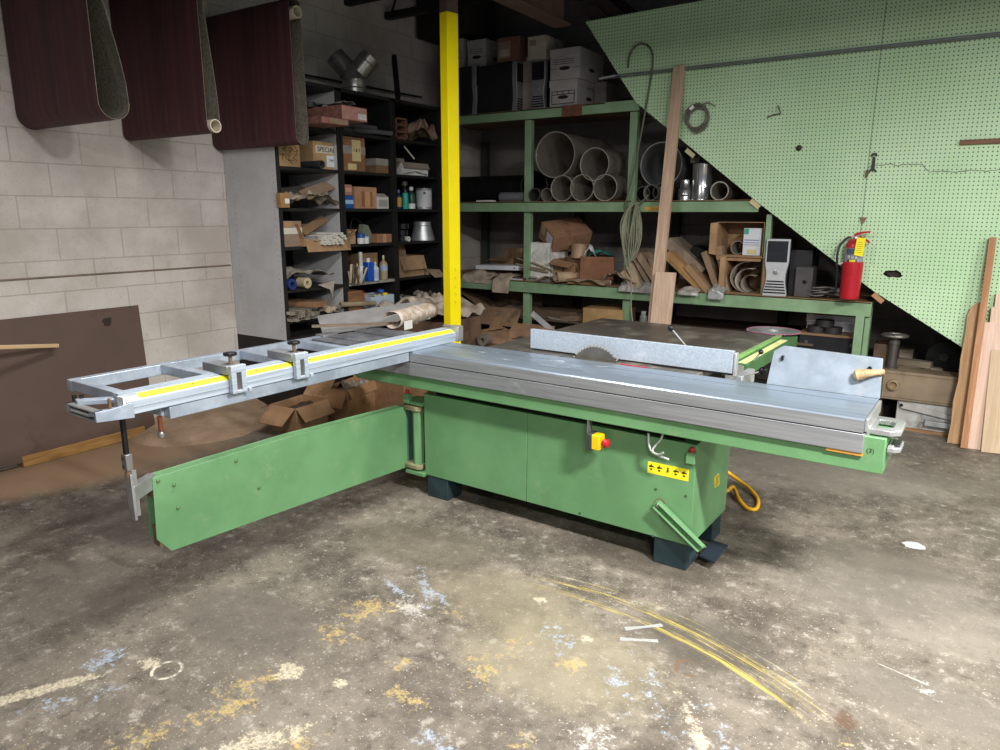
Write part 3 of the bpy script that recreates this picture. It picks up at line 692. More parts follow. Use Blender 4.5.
    m.tube([(pc.x, pc.y, .05), (pc.x-.03, pc.y, .07), (e1.x-.02, -.01, e1.z+.02)], .009, 8); m.tube([(pc.x,pc.y,.05),(pc.x-.06,pc.y+.02,.03),(-.1,.12,.03)], .008, 8); m.build('pedal_shaft', BLACK, S)
    # supply cable looping on the floor
    pts = [(-.02,.50,.30),(.0,.53,.22)]+[tuple(SZ(x, y, z)) for x, y, z in ((733,487,.05),(739,499,.016),(747,508,.012),(756,509,.011),(758,500,.011),(751,490,.02),(741,482,.03),(730,474,.05),(722,468,.09))]
    MB().tube(smooth_path([Vector(p) for p in pts], 6), .011, 10).build('power_cable', M('e2a81f', .45), S)

def smooth_path(P, k=5):
    """Catmull-Rom through the points"""
    out = []; n = len(P)
    for i in range(n-1):
        p0 = P[max(i-1,0)]; p1 = P[i]; p2 = P[i+1]; p3 = P[min(i+2,n-1)]
        for j in range(k):
            t = j/k
            out.append(.5*((2*p1)+(p2-p0)*t+(2*p0-5*p1+4*p2-p3)*t*t+(3*p1-p0-3*p2+p3)*t*t*t))
    out.append(P[-1]); return out
saw()
# ------------------------------------------------------------------ builders for the shelf goods (local axes: x along the shelf, y into it, z up, front face at y = 0)
from mathutils import noise as mnoise
def CARD(h='a07850'):
    c = [int(h[i:i+2], 16) for i in (0, 2, 4)]; g = sum(c)/3; c = [min(255, int((g+(x-g)*.80)*1.04)) for x in c]
    return M('%02x%02x%02x' % tuple(c), .78, var=.2, scale=5, dirt='%02x%02x%02x' % tuple(int(x*.72) for x in c), dscale=7, damt=.5, spec=.2)
PAPERW = M('d9d8d2', .7, var=.06); TAPE = M('b58b5c', .3, var=.08, spec=.5); TAPEC = M('c9c3b8', .25, var=.1, spec=.6)
PEN = M('2a2522', .7)
L90 = PI/2
def LF(x0, x1, yt, zs, X):
    ym = yt+12; a = onx(x0, ym, X).y; b = onx(x1, ym, X).y
    return Vector((X, (a+b)/2, zs)), b-a, max(.01, onx((x0+x1)/2, yt, X).z-zs)
def GF(x0, x1, yt, zs, Y):
    ym = yt+12; a = ony(x0, ym, Y).x; b = ony(x1, ym, Y).x
    return Vector(((a+b)/2, Y, zs)), b-a, max(.01, ony((x0+x1)/2, yt, Y).z-zs)
def carton(label, fr, d, col='a07850', rz=0.0, tape='top', lab=None, group=None, name='cardboard_box', cat='box', rot=None, h=None, w=None, tapemat=None, mat=None):
    loc, ww, hh = fr; w = w or ww; h = h or hh
    r = thing(name, label, cat, loc, rz, group, rot)
    m = MB(); m.box(-w/2, w/2, 0, d, 0, h); b = m.build('box_body', mat or CARD(col), r, bev=.004)
    tm = tapemat or TAPE
    if tape:
        m = MB(); t = min(.05, w*.22)/2
        if tape == 'top': m.box(-t, t, -.0012, d, h-.001, h+.0012); m.box(-t, t, -.0014, 0, h*.62, h+.0012)
        elif tape == 'band': m.box(-w/2-.0012, w/2+.0012, -.0014, d, h*.50, h*.74)
        elif tape == 'wide': m.box(-w/2-.0012, w/2+.0012, -.0014, d, h*.55, h+.0014)
        elif tape == 'edge': m.box(-t, t, -.0014, 0, 0, h)
        m.build('packing_tape', tm, r)
    for i, (x0, x1, z0, z1, h_) in enumerate(lab or []):
        MB().box(w*x0-w/2, w*x1-w/2, -.0022-.0006*i, -.0004, h*z0, h*z1).build('paper_label', M(h_, .7, var=.08), r)
    return r, w, h
def openbox(label, fr, d, col='a07850', rz=0.0, flaps=(), group=None, name='open_cardboard_box', cat='box', rot=None, h=None, w=None, front_open=False, mat=None, fl=.8, flapcol=None):
    loc, ww, hh = fr; w = w or ww; h = h or hh; T = .005
    r = thing(name, label, cat, loc, rz, group, rot); mt = mat or CARD(col)
    m = MB()
    if front_open:   # lying on its side, mouth toward the viewer
        m.box(-w/2, w/2, d-T, d, 0, h); m.box(-w/2, -w/2+T, 0, d, 0, h); m.box(w/2-T, w/2, 0, d, 0, h); m.box(-w/2, w/2, 0, d, 0, T); m.box(-w/2, w/2, 0, d, h-T, h)
    else:
        m.box(-w/2, w/2, 0, d, 0, T); m.box(-w/2, w/2, 0, T, T, h); m.box(-w/2, w/2, d-T, d, T, h); m.box(-w/2, -w/2+T, T, d-T, T, h); m.box(w/2-T, w/2, T, d-T, T, h)
    m.build('box_body', mt, r, bev=.0015)
    fm = CARD(flapcol) if flapcol else mt
    for side, ang in flaps:
        a = R(ang); L = (d if side in 'fb' else w)*.5*fl if not front_open else .5*fl*(h if side in 'tu' else w)
        if not front_open:
            L = d*.5*fl if side in 'fb' else w*.5*fl
            base = {'f': (Vector((0,0,h)), Vector((1,0,0)), Vector((0,-1,0)), w), 'b': (Vector((0,d,h)), Vector((1,0,0)), Vector((0,1,0)), w), 'l': (Vector((-w/2,d/2,h)), Vector((0,1,0)), Vector((-1,0,0)), d), 'r': (Vector((w/2,d/2,h)), Vector((0,1,0)), Vector((1,0,0)), d)}[side]
            up = Vector((0,0,1))
        else:
            base = {'u': (Vector((0,0,h)), Vector((1,0,0)), Vector((0,0,1)), w), 't': (Vector((0,0,0)), Vector((1,0,0)), Vector((0,0,-1)), w), 'l': (Vector((-w/2,0,h/2)), Vector((0,0,1)), Vector((-1,0,0)), h), 'r': (Vector((w/2,0,h/2)), Vector((0,0,1)), Vector((1,0,0)), h)}[side]
            up = Vector((0,-1,0))
        o, ax, outw, wid = base; dr = up*math.cos(a)+outw*math.sin(a); nn = ax.cross(dr)
        Mx = Matrix(((ax.x, dr.x, nn.x, o.x), (ax.y, dr.y, nn.y, o.y), (ax.z, dr.z, nn.z, o.z), (0,0,0,1)))
        m = MB(); m.prism([(-wid/2+.003,.001),(wid/2-.003,.001),(wid/2-.012,L),(-wid/2+.012,L)], -T/2, T/2, 'z', Mx)
        m.build('flap', fm, r)
    return r, w, h
def crumple(name, label, cat, loc, w, d, h, mat, seed=0, rot=(0,0,0), n=14, edge_drop=0.0, group=None, kind=None, th=.003, droop_front=0.0, parent=None, sub=1, fq=1.0, round_=False):
    sd = Vector((seed*3.7, seed*1.9, seed*.77))
    def f(u, v):
        x = (u-.5)*w; y = v*d
        q = Vector((x*9, y*9, 0))*fq
        k = mnoise.fractal(q+sd, .8, 2.2, 4)*.55 + abs(mnoise.noise(q*2.3+sd))*.5
        z = max(0.002, h*(.55+k)*math.sin(PI*min(1, max(.0, .06+u*.9)))**.5)
        if droop_front and v < .35:
            t = (1-v/.35); z = z*(1-t)-droop_front*t*t; y = d*.12-.02*t+.0*y if t > .2 else y
        return Vector((x+.02*w*mnoise.noise(q+sd*2), y+.03*d*mnoise.noise(q-sd), z))
    o = MB().sheet(f, n, n).build(name, mat, parent, loc, rot, solid=th, sub=sub)
    if parent is None: tag(o, label, cat, group, kind)
    return o
def lathe_item(name, label, cat, loc, parts, rz=0.0, rot=None, group=None, n=24):
    """parts: (name, profile, material)"""
    r = thing(name, label, cat, loc, rz, group, rot)
    for nm, prof, mt in parts: MB().lathe(prof, n).build(nm, mt, r)
    return r
def can_parts(r, h, mat, lid=None, label=None, lz=(.15,.85)):
    p = [('can_body', [(r*.96,0),(r,.004),(r,.010),(r*.97,.014),(r*.97,h-.014),(r,h-.010),(r,h-.003),(r*.94,h),(r*.93,h-.006),(0,h-.006)], mat)]
    if lid: p.append(('lid', [(r*.9,h-.006),(r*.9,h+.002),(r*.8,h+.004),(0,h+.004)], lid))
    if label: p.append(('label_band', [(r*.975,h*lz[0]),(r*.985,h*lz[0]),(r*.985,h*lz[1]),(r*.975,h*lz[1])], label))
    return p
def bottle_parts(r, h, mat, cap, label=None, neck=.3, capr=.45, lz=(.12,.6)):
    s = h*.62
    p = [('bottle_body', [(r*.9,0),(r,.006),(r,s),(r*.85,s+h*.08),(r*neck,s+h*.17),(r*neck,h*.86),(0,h*.86)], mat),
         ('cap', [(r*capr,h*.84),(r*capr,h*.97),(r*capr*.8,h),(0,h)], cap)]
    if label: p.append(('label_band', [(r*1.0,h*lz[0]),(r*1.012,h*lz[0]),(r*1.012,h*lz[1]),(r*1.0,h*lz[1])], label))
    return p
def spray_parts(r, h, mat, cap, label=None):
    p = [('can_body', [(r*.95,0),(r,.004),(r,h*.72),(r*.9,h*.76),(r*.6,h*.80),(0,h*.80)], mat), ('cap', [(r*.85,h*.77),(r*.85,h*.97),(r*.7,h),(0,h)], cap)]
    if label: p.append(('label_band', [(r,h*.15),(r*1.012,h*.15),(r*1.012,h*.6),(r,h*.6)], label))
    return p
def pipe(label, cx, cy0, cy1, Y, length, mat, deck=None, name='metal_pipe', cat='pipe', group=None, tilt=0.0, wall=.004, inner=None, seam=True):
    """round pipe lying along the depth of the shelf, its mouth toward the viewer; cy0..cy1 = height of the mouth in the photograph"""
    r = (ony(cx, cy0, Y).z-ony(cx, cy1, Y).z)/2; c = ony(cx, (cy0+cy1)/2, Y)
    if deck is not None: c.z = deck+r
    o = thing(name, label, cat, (c.x, c.y, c.z-r), 0, group, (0, 0, tilt))
    Mx = Matrix.Translation((0,0,r)) @ Matrix.Rotation(-PI/2, 4, 'X')
    MB().ring(r, r-wall, length, 40, Mx).build('pipe_wall', mat, o)
    m = MB(); m.lathe([(r-.001,-.004),(r+.004,-.004),(r+.004,.008),(r-.001,.008)], 40, Mx, True, True); m.build('pipe_rim', M('b4b0a6', .4, .5) if seam else M('5f5c56', .5, .4), o)
    if seam: MB().box(-.004, .004, .01, length, 2*r-.001, 2*r+.003).build('seam', mat, o)
    return o, r
# ------------------------------------------------------------------ left wall: belts, bookcases, panel, plank
XF = -4.38
LEV = (2.244, 1.94, 1.637, 1.345, 1.02, .78)
def belt_mats():
    t = NT('sanding_belt_grit'); P = t.tc.outputs['Object']
    a = t.noise(2.2, t.mapping((5.5, .15, .15)), 4, .65); b = t.noise(120, P, 2); s = t.noise(9, t.mapping((4, .3, .3)), 3)
    c = t.mix(t.ss(a, .32, .68), lin('3d2529'), lin('5a3336')); c = t.mix(t.math('MULTIPLY', t.ss(s, .6, .72), .35), c, lin('6d5350')); c = t.mix(t.math('MULTIPLY', b, .2), c, lin('241317'))
    t.bump(b, .2, .002); g = t.out(c, .62, 0, .3)
    t = NT('sanding_belt_backing'); P = t.tc.outputs['Object']
    a = t.noise(60, P, 3, .7); b = t.noise(2, t.mapping((8, 1, 1)), 4)
    c = t.mix(t.ss(a, .3, .7), lin('57534b'), lin('7d776a')); c = t.mix(t.math('MULTIPLY', t.ss(b, .5, .7), .3), c, lin('94897a'))
    return g, t.out(c, .75, 0, .2)
GRIT, BACKING = belt_mats()
def belt(label, Yf, depth_top, depth_bot, ztop, zbot, x0, x1, rod=None, sag=0.0):
    """one endless belt hung from a peg: profile in (Y,Z), width along X from the wall"""
    r = thing('sanding_belt', label, 'sanding belt', (0, Yf, zbot), 0, 'wide sanding belts hung on the left wall')
    H = ztop-zbot; pr = []
    rb = depth_bot/2; rt = depth_top/2
    # front run (facing -Y), down, round the bottom, up the back, over the peg
    for i in range(9):
        t = i/8; pr.append((0+sag*math.sin(PI*t), H-rt-(H-rt-rb)*t))
    for i in range(1, 12): a = PI+PI*i/12; pr.append((rb+rb*math.cos(a), rb+rb*math.sin(a)))
    for i in range(9):
        t = i/8; k = 3*t*t-2*t*t*t; pr.append((depth_bot+(depth_top-depth_bot)*k, rb+(H-rt-rb)*t))
    for i in range(1, 10): a = PI*i/10; pr.append((rt+rt*math.cos(a), H-rt+rt*math.sin(a)))
    n = len(pr); c = (sum(p[0] for p in pr)/n, sum(p[1] for p in pr)/n)
    nx = 6
    m = MB()
    def inset(i, k):
        p, q = Vector(pr[i-1]), Vector(pr[(i+1) % n]); d = (q-p).normalized(); return (pr[i][0]-d.y*k*1, pr[i][1]+d.x*k*1)
    ou = [[m.bm.verts.new((x0+(x1-x0)*j/nx, p[0], p[1])) for j in range(nx+1)] for p in pr]
    inn = [[m.bm.verts.new((x0+(x1-x0)*j/nx, *inset(i, .0028))) for j in range(nx+1)] for i in range(n)]
    for i in range(n):
        k = (i+1) % n
        for j in range(nx):
            m.mi = 0; m._f([ou[i][j], ou[i][j+1], ou[k][j+1], ou[k][j]], True)
            m.mi = 1; m._f([inn[i][j+1], inn[i][j], inn[k][j], inn[k][j+1]], True)
        m.mi = 1; m._f([ou[i][nx], inn[i][nx], inn[k][nx], ou[k][nx]]); m._f([inn[i][0], ou[i][0], ou[k][0], inn[k][0]])
    m.build('belt_loop', [GRIT, BACKING], r)
    return r
def belts():
    xr = -4.05
    belt('nearest wide maroon sanding belt on the left wall, its loop hanging open like a teardrop', 2.205, .045, .175, 3.05, 2.10, -4.985, xr)
    belt('middle maroon sanding belt on the left wall with a white tube in its bottom fold', 2.865, .035, .095, 3.05, 2.083, -4.985, xr)
    belt('far maroon sanding belt beside the black shelves, grey printed backing showing at its edge', 3.565, .10, .115, 3.02, 2.07, -4.985, xr)
    PL = M('cfc4ae', .6, var=.08)
    def tube_(label, y, z, r, x0, x1):
        t = thing('cardboard_tube', label, 'tube', (x0, y, z-r)); Mx = Matrix.Translation((0,0,r)) @ Matrix.Rotation(PI/2, 4, 'Y')
        MB().ring(r, r-.006, x1-x0, 28, Mx).build('tube_wall', PL, t); return t
    tube_('pale cardboard tube lying in the bottom fold of the middle sanding belt', 2.865+.0475, 2.083+.043, .040, -4.97, -4.03)
    tube_('pale tube peg carrying the far sanding belt beside the black shelves', 3.565+.048, 2.925, .040, -4.995, -4.02)
    for y, lb in ((2.225, 'dark peg on the left wall carrying the nearest sanding belt'), (2.882, 'dark peg on the left wall carrying the middle sanding belt')):
        o = MB().tube([(0,0,0),(.97,0,0)], .014, 12).build('wall_peg', STEEL_DK, None, (-5.0, y, 3.03)); tag(o, lb, 'peg')
belts()

def bookcases():
    t = NT('white_melamine'); P = t.tc.outputs['Object']; sep = t.n('ShaderNodeSeparateXYZ', {0: P})
    zf = t.math('SUBTRACT', t.math('FRACT', t.math('DIVIDE', sep.outputs['Z'], .045)), .5); zf = t.math('MULTIPLY', zf, .045)
    def col_(x0): dx = t.math('SUBTRACT', sep.outputs['X'], x0); return t.math('SQRT', t.math('ADD', t.math('MULTIPLY', dx, dx), t.math('MULTIPLY', zf, zf)))
    dd = t.math('MINIMUM', col_(-.05), col_(-.52)); n1 = t.noise(3, P, 5, .7); n2 = t.noise(5, t.mapping((6,6,.8)), 5, .75)
    c = t.mix(t.ss(n1, .3, .7), lin('b0afaf'), lin('c2c1c2')); c = t.mix(t.math('MULTIPLY', t.ss(n2, .62, .74), .35), c, lin('8d8986')); c = t.mix(t.ss(dd, .0042, .0028), c, lin('5a5756'))
    WHITE = t.out(c, .5, 0, .4)
    for i, (y0, y1, lb) in enumerate(((3.655,4.305,'black bookcase with white side panels, nearest the camera of the three'),(4.309,4.945,'middle black bookcase of the three on the left wall'),(4.949,5.625,'far black bookcase behind the yellow post'))):
        r = thing('bookcase', lb, 'bookcase', (XF, y0, 0), 0, 'bookcases along the left wall')
        D = -4.996-XF; W = y1-y0; T = .028; mt = WHITE if i == 0 else BLACKSH
        z0 = .628
        for nm, a in (('side_panel', 0), ('side_panel', W-T)):
            p = MB().box(D, -.012, a, a+T, z0, 2.57).build(nm, mt, r, bev=.002)
            MB().box(-.012, 0, a, a+T, z0, 2.57).build('front_edge', BLACKSH, p)
        MB().box(D, D+.01, T, W-T, z0, 2.57).build('back_panel', BLACKSH, r)
        MB().box(D, 0, -.0, W, 2.545, 2.573).build('top_panel', BLACKSH, r, bev=.002)
        for z in LEV:
            pale = (i == 1 and z == 1.02) or (i == 2 and z == .78)
            if i == 0 and z == 1.02: pass
            MB().box(D+.01, -.003, T, W-T, z-.024, z).build('shelf', M('8d8a82', .6) if pale else BLACKSH, r, bev=.002)
        MB().box(D, -.03, 0, W, 0, z0).build('base', DARK, r)
bookcases()

def left_goods():
    Q = 'cartons on the black bookcases'
    # --- top of the bookcases
    GV = M('8f8d88', .32, .75, var=.2, scale=9)
    c = onx(354, 80, -4.50); zt = 2.573
    r = thing('duct_wye', 'shiny galvanised Y-shaped duct fitting standing on the bookcases', 'duct fitting', (-4.50, c.y, zt), R(-57))
    r.scale = (1.05, 1.05, 1.05)
    rr = .092
    MB().lathe([(rr-.003,0),(rr,0),(rr,.035),(rr+.006,.04),(rr,.045),(rr,.10),(rr+.004,.105),(rr,.11),(rr*.98,.20),(rr*.9,.21)], 32).build('trunk', GV, r)
    for sgn in (-1, 1):
        Mx = Matrix.Translation((0, sgn*.04, .165)) @ Matrix.Rotation(-sgn*R(42), 4, 'X')
        b = MB().lathe([(.082,0),(.080,.10),(.084,.103),(.080,.107),(.079,.155),(.074,.155),(.074,.05)], 32, Mx).build('branch', GV, r)
    p = onx(396, 97, -4.43); q = onx(391, 47, -4.80)
    o = MB(); o.box(-.032, .032, -.004, .004, 0, .60); o.box(-.032, -.024, -.004, .04, 0, .60); o.box(.024, .032, -.004, .04, 0, .60)
    k = o.build('steel_channel', M('2d2d30', .45, .4), None, (-4.43, p.y, 2.574)); 
    dv = Vector((-4.80, q.y, q.z))-Vector(k.location); k.rotation_euler = Vector((dv.x, dv.y, dv.z)).to_track_quat('Z', 'X').to_euler()
    tag(k, 'dark steel channel leaning on the wall above the middle bookcase', 'steel channel')
    for (a, b, lb) in (((305,74),(424,97),'long thin dark rod lying along the wall above the bookcases'),((305,82),(340,90),'short dark rod on the bookcase top beside the far sanding belt')):
        A_ = onx(*a, -4.90); B_ = onx(*b, -4.90); z = zt+.012
        o = MB().tube([(-4.93, A_.y, max(z, A_.z) if a == (305,74) else z),(-4.93, B_.y, max(z, B_.z) if a == (305,74) else z)], .009, 8).build('steel_rod', STEEL_DK); tag(o, lb, 'rod')
    # --- top shelf
    RED1 = M('8a5d54', .65, var=.35, scale=24, dirt='5b3a33', dscale=14); fr = LF(322, 349, 118, 2.246, -4.10)
    def redbox(lb, fr, L, labs):
        loc, w, h = fr; r = thing('red_box', lb, 'box', loc, L90, 'long red boxes on the top shelf')
        MB().box(-w/2, w/2, 0, L, 0, h).build('box_body', RED1, r, bev=.003)
        for i, (a, b, c_, d_, col) in enumerate(labs): MB().box(w*a-w/2, w*b-w/2, -.002-.001*i, 0, h*c_, h*d_).build('end_label', M(col, .7, var=.2, scale=30), r)
        return r, h
    r, h1 = redbox('lower long red box sticking out of the top shelf, brown label on its end', fr, .80, [(.28,.98,.12,.92,'8b7460')])
    fr = LF(344, 369, 107, 2.246+h1, -4.10); fr = (Vector((fr[0].x, min(fr[0].y, 4.20), fr[0].z)), fr[1], fr[2])
    r, h2 = redbox('upper long red box sticking out of the top shelf, white label on its end', fr, .80, [(0,.96,.05,.95,'a67a70'),(.62,.95,.15,.55,'c9c4c0')])
    c = fr[0]
    crumple('plastic_wrapped_pack', 'pack in crinkled clear plastic on top of the upper red box', 'packet', (c.x-.03, c.y-.03, c.z+h2+.003), .16, .30, .055, M('8d8882', .25, var=.35, scale=25, spec=.8), 3, (0,0,L90), 10)
    for i, (dy, dx, lb) in enumerate(((-.14,-.34,'dark tape roll on the red boxes, nearer the belts'), (-.05,-.36,'dark tape roll on the red boxes, next to the plastic pack'))):
        o = MB().ring(.045, .03, .04, 20).build('tape_roll', M('3b3935', .6), None, (c.x+dx, c.y+dy, c.z+h2+.002)); tag(o, lb, 'tape roll')
    FOAM = M('48474a', .85, var=.15, bump=.1)
    for i, (a, b, x, lb) in enumerate((((346,126),(372,128),-4.42,'topmost grey foam pipe sleeve'), ((345,129),(380,133),-4.36,'longest grey foam pipe sleeve'), ((346,134),(377,136),-4.36,'lowest grey foam pipe sleeve'))):
        A_ = onx(*a, x); B_ = onx(*b, x); z = 2.244+.022+(0, .0, 0)[i]
        dx = 0; z = (2.268+.036, 2.246+.040+.02, 2.268)[i]; xx = x+(0,-.05,-.05)[i]
        pts = [(xx, A_.y, z), (xx, B_.y, z)]
        r = thing('foam_sleeve', lb+' on the top shelf of the middle bookcase', 'pipe insulation', (xx, A_.y, z-.022), 0, 'foam pipe sleeves on the top shelf')
        MB().ring(.022, .009, B_.y-A_.y, 18, Matrix.Translation((0,0,.022)) @ Matrix.Rotation(-PI/2, 4, 'X')).build('sleeve', FOAM, r)
    A_ = onx(380, 130, -4.36); B_ = onx(391, 137, -4.33)
    o = MB().tube(smooth_path([Vector((-4.40, A_.y-.30, 2.270)), Vector((-4.37, A_.y-.1, 2.272)), Vector((-4.345, A_.y+.05, 2.272)), Vector((-4.31, B_.y, 2.268))]), .019, 14).build('foam_sleeve', FOAM)
    tag(o, 'grey foam pipe sleeve curling forward off the shelf edge', 'pipe insulation', 'foam pipe sleeves on the top shelf')
    BR = M('7a5646', .8, var=.3, scale=12)
    fr = LF(396, 407.5, 118, 2.246, -4.40); r = thing('clay_block', 'hollow red clay block on the top shelf of the far bookcase', 'brick', fr[0], L90)
    w, h = fr[1], fr[2]; m = MB(); t = .012
    m.box(-w/2, -w/2+t, 0, .2, 0, h); m.box(w/2-t, w/2, 0, .2, 0, h)
    for k in range(4): m.box(-w/2, w/2, 0, .2, k*(h-t)/3, k*(h-t)/3+t)
    m.box(-w/2, w/2, .18, .2, 0, h); m.build('block_body', BR, r)
    crumple('wrapped_pack', 'brown parts wrapped in clear plastic beside the clay block', 'packet', (-4.37, onx(424,145,-4.38).y, 2.246), .42, .34, .20, M('80695a', .3, var=.45, scale=14, spec=.8), 63, (0,0,L90), 16, fq=1.4)
    p = onx(404,136,-4.30); q = onx(414,150,-4.36)
    # --- second shelf
    z = LEV[1]+.001
    r, w, h = carton('square cardboard box with black scribbles next to the white side panel', LF(278, 300, 143, z, -4.40), .36, 'b08a5a', L90, None, group=Q)
    m = MB(); rn = random.Random(5)
    for i in range(16): x = rn.uniform(-.7,.7)*w/2; zz = rn.uniform(.2,.85)*h; m.box(-.022, .022, -.0014, -.0004, -.0022, .0022, Matrix.Translation((x,0,zz)) @ Matrix.Rotation(rn.uniform(0,PI), 4, 'Y'))
    m.build('ink_scribble', PEN, r)
    o = thing('black_pipe_roll', 'short black pipe in front of the box marked SPECIAL', 'pipe', (-4.40, onx(323,162,-4.34).y, z), L90)
    MB().ring(.031, .024, .42, 24, Matrix.Translation((0,-.05,.031)) @ Matrix.Rotation(-PI/2, 4, 'X')).build('pipe_wall', M('37363a', .5), o)
    r, w, h = carton('cardboard box marked SPECIAL in black pen with a white label', LF(313.5, 338.5, 142, z, -4.43), .46, 'b28c5e', L90, None, [(.08,.78,.58,.86,'c9bfae'),(.50,.86,.10,.52,'d3d6dc')], Q)
    text('SPECIAL', 'marker_text', .052, PEN, r, (-.01*w, -.0046, h*.71), (PI/2,0,0)); text('TMF', 'label_text', .028, M('44507a', .7), r, (w*.18, -.0046, h*.33), (PI/2,0,0))
    r, w, h = carton('tall brown box with pale notes taped on the front', LF(342, 365, 137, z, -4.40), .34, '8a5f3f', L90, 'band', [(.42,.80,.30,.92,'cdb887'),(.22,.58,.04,.22,'cfba8a')], Q, tapemat=M('8d8580', .4))
    text('1 & 2', 'note_text', .036, PEN, r, (w*.11, -.0046, h*.62), (PI/2,0,0))
    carton('small brown box sealed with wide grey tape on the second shelf', LF(377.5, 388, 159, z, -4.42), .2, '7d5a3e', L90, 'wide', None, Q, w=.16, tapemat=M('8e8a84', .35))
    fr = LF(402, 428, 163, 1.941, -4.40)
    openbox('white cardboard box with grey flaps open on the far bookcase', fr, .28, 'bdbbb8', L90, [('f', 150), ('r', 165), ('l', 120), ('b', 5)], None, mat=M('d0cecb', .6, var=.08), fl=.42, flapcol='8d7f70')
    a = Vector((-4.36, onx(404,137,-4.36).y, 2.18)); b = Vector((-4.36, onx(414,152,-4.36).y, 2.085))
    o = MB().tube([a, b], .007, 8).build('white_stick', M('c4bfb4', .6)); tag(o, 'thin white stick poking up out of the white box', 'stick')
    crumple('packing_foam', 'shreds of grey packing under the white box at the shelf edge', 'packing', (-4.375, onx(418,177,-4.36).y, 1.941), .34, .10, .04, M('8a8378', .8, var=.3, scale=20), 71, (0,0,L90), 10, fq=2)
    # --- third shelf
    z = LEV[2]+.001
    c = onx(312, 205, -4.40)
    crumple('crumpled_paper', 'crumpled brown packing paper filling the third shelf of the near bookcase', 'packing paper', (-4.36, c.y, z), .54, .5, .15, M('9a8c7e', .8, var=.35, scale=14), 8, (0,0,L90), 26, fq=1.8, kind='stuff')
    r, w, h = carton('small box with a white label at the left end of the paper pile', LF(281, 290, 193, z, -4.345), .05, 'a07443', L90, None, [(.45,.95,.30,.62,'e0dfe0')], Q)
    o = MB().box(-.30, .26, 0, .24, 0, .005).build('cardboard_sheet', CARD('7f776a')); o.location = (-4.60, onx(305,190,-4.60).y, z+.09); o.rotation_euler = (R(18), R(-6), L90)
    tag(o, 'grey brown cardboard sheet lying slanted behind the paper pile', 'cardboard sheet')
    o = MB().prism([(-.19,-.02),(.17,.03),(.20,.16),(-.16,.12)], 0, .006, 'z').build('cardboard_flap', CARD('a5876a')); o.location = (-4.40, onx(324,190,-4.4).y, z+.115); o.rotation_euler = (R(24), R(-13), L90)
    tag(o, 'light tan cardboard strip lying across the crumpled paper', 'cardboard sheet')
    carton('small red and white box on top of the blue box', (LF(342.5, 351, 179, z, -4.40)[0]+Vector((0,.02,.108)), .085, .085), .2, 'a4705c', L90, None, [(.1,.9,.3,.7,'c08d7c')], Q)
    carton('small blue carton with a pale band on the third shelf', (LF(342.5, 352, 192, z, -4.40)[0]+Vector((0,.02,0)), .10, .107), .2, '1f4f8f', L90, None, [(0,1,.35,.65,'8fb0cf')], Q, mat=M('1f4f93', .5, var=.15))
    r, w, h = carton('square tan carton printed with brown flaps on the third shelf', LF(355.5, 377, 187, z, -4.40), .25, 'b07f5a', L90, None, [(.28,.78,.10,.78,'8d5d3d'),(.42,.66,.10,.78,'b98a62')], Q)
    r, w, h = carton('small white carton with open top next to the tan carton', LF(378, 389, 197, z, -4.38), .11, 'b7b5b0', L90, None, [(.12,.88,.2,.75,'8f9089')], Q, mat=M('b9b8b4', .6))
    MB().prism([(0,h),(.055,h+.03),(.11,h)], -w/2, w/2, 'x').build('gable_top', M('a8a6a1', .5), r)
    def LP(x, X, zz): p = onx(x, 205, X); return Vector((X, p.y, zz))
    lathe_item('squeeze_bottle', 'small dark bottle with a yellow label beside the green spray can', 'bottle', LP(399, -4.40, z), bottle_parts(.026, .17, M('2c2a52', .4), M('6f5a86', .4), M('c08f3a', .5), capr=.5))
    lathe_item('spray_can', 'turquoise spray can with black cap on the far bookcase', 'spray can', LP(405.5, -4.37, z), spray_parts(.027, .185, M('2fa89a', .35), BLACK))
    lathe_item('oil_bottle', 'dark green bottle with white base and white cap beside the paint can', 'bottle', LP(411.5, -4.40, z), bottle_parts(.035, .20, M('25463c', .4), M('c9cbc8', .4), M('d0d0cc', .5), capr=.55, lz=(.02,.25)))
    lathe_item('trigger_bottle', 'dark trigger bottle behind the turquoise spray can', 'bottle', LP(405, -4.47, z), bottle_parts(.03, .25, M('3a352e', .5), M('57503f', .5), capr=.9))
    r = lathe_item('paint_can', 'grey metal paint can on the far bookcase', 'paint can', LP(424, -4.44, z), can_parts(.077, .19, M('a3a6a9', .35, .5, var=.12), M('8d8f92', .4, .6), M('b2b4b6', .5), (.12,.9)))
    MB().lathe([(.012,0),(.012,.006),(0,.006)], 12).build('handle_lug', BLACK, r, loc=(.055,-.058,.15), rot=(PI/2,0,R(40)))
    # --- fourth shelf
    z = LEV[3]+.001
    carton('cardboard box covered in clear tape beside the open box of white tubes', LF(283, 302, 221, z, -4.40), .33, '8d7460', L90, 'band', [(.1,.5,.78,.98,'a7835a')], Q, tapemat=TAPEC)
    fr = LF(305, 350, 238, z, -4.35)
    r, w, h = openbox('open cardboard box of white tubes with its flap hanging over the shelf', fr, .42, 'a17c55', L90, [('f', 168), ('l', 20), ('r', 60), ('b', -10)], None, fl=.5)
    WT = M('dedad0', .5, var=.15); WIN = M('6f6a60', .7)
    rn = random.Random(11); k = 0
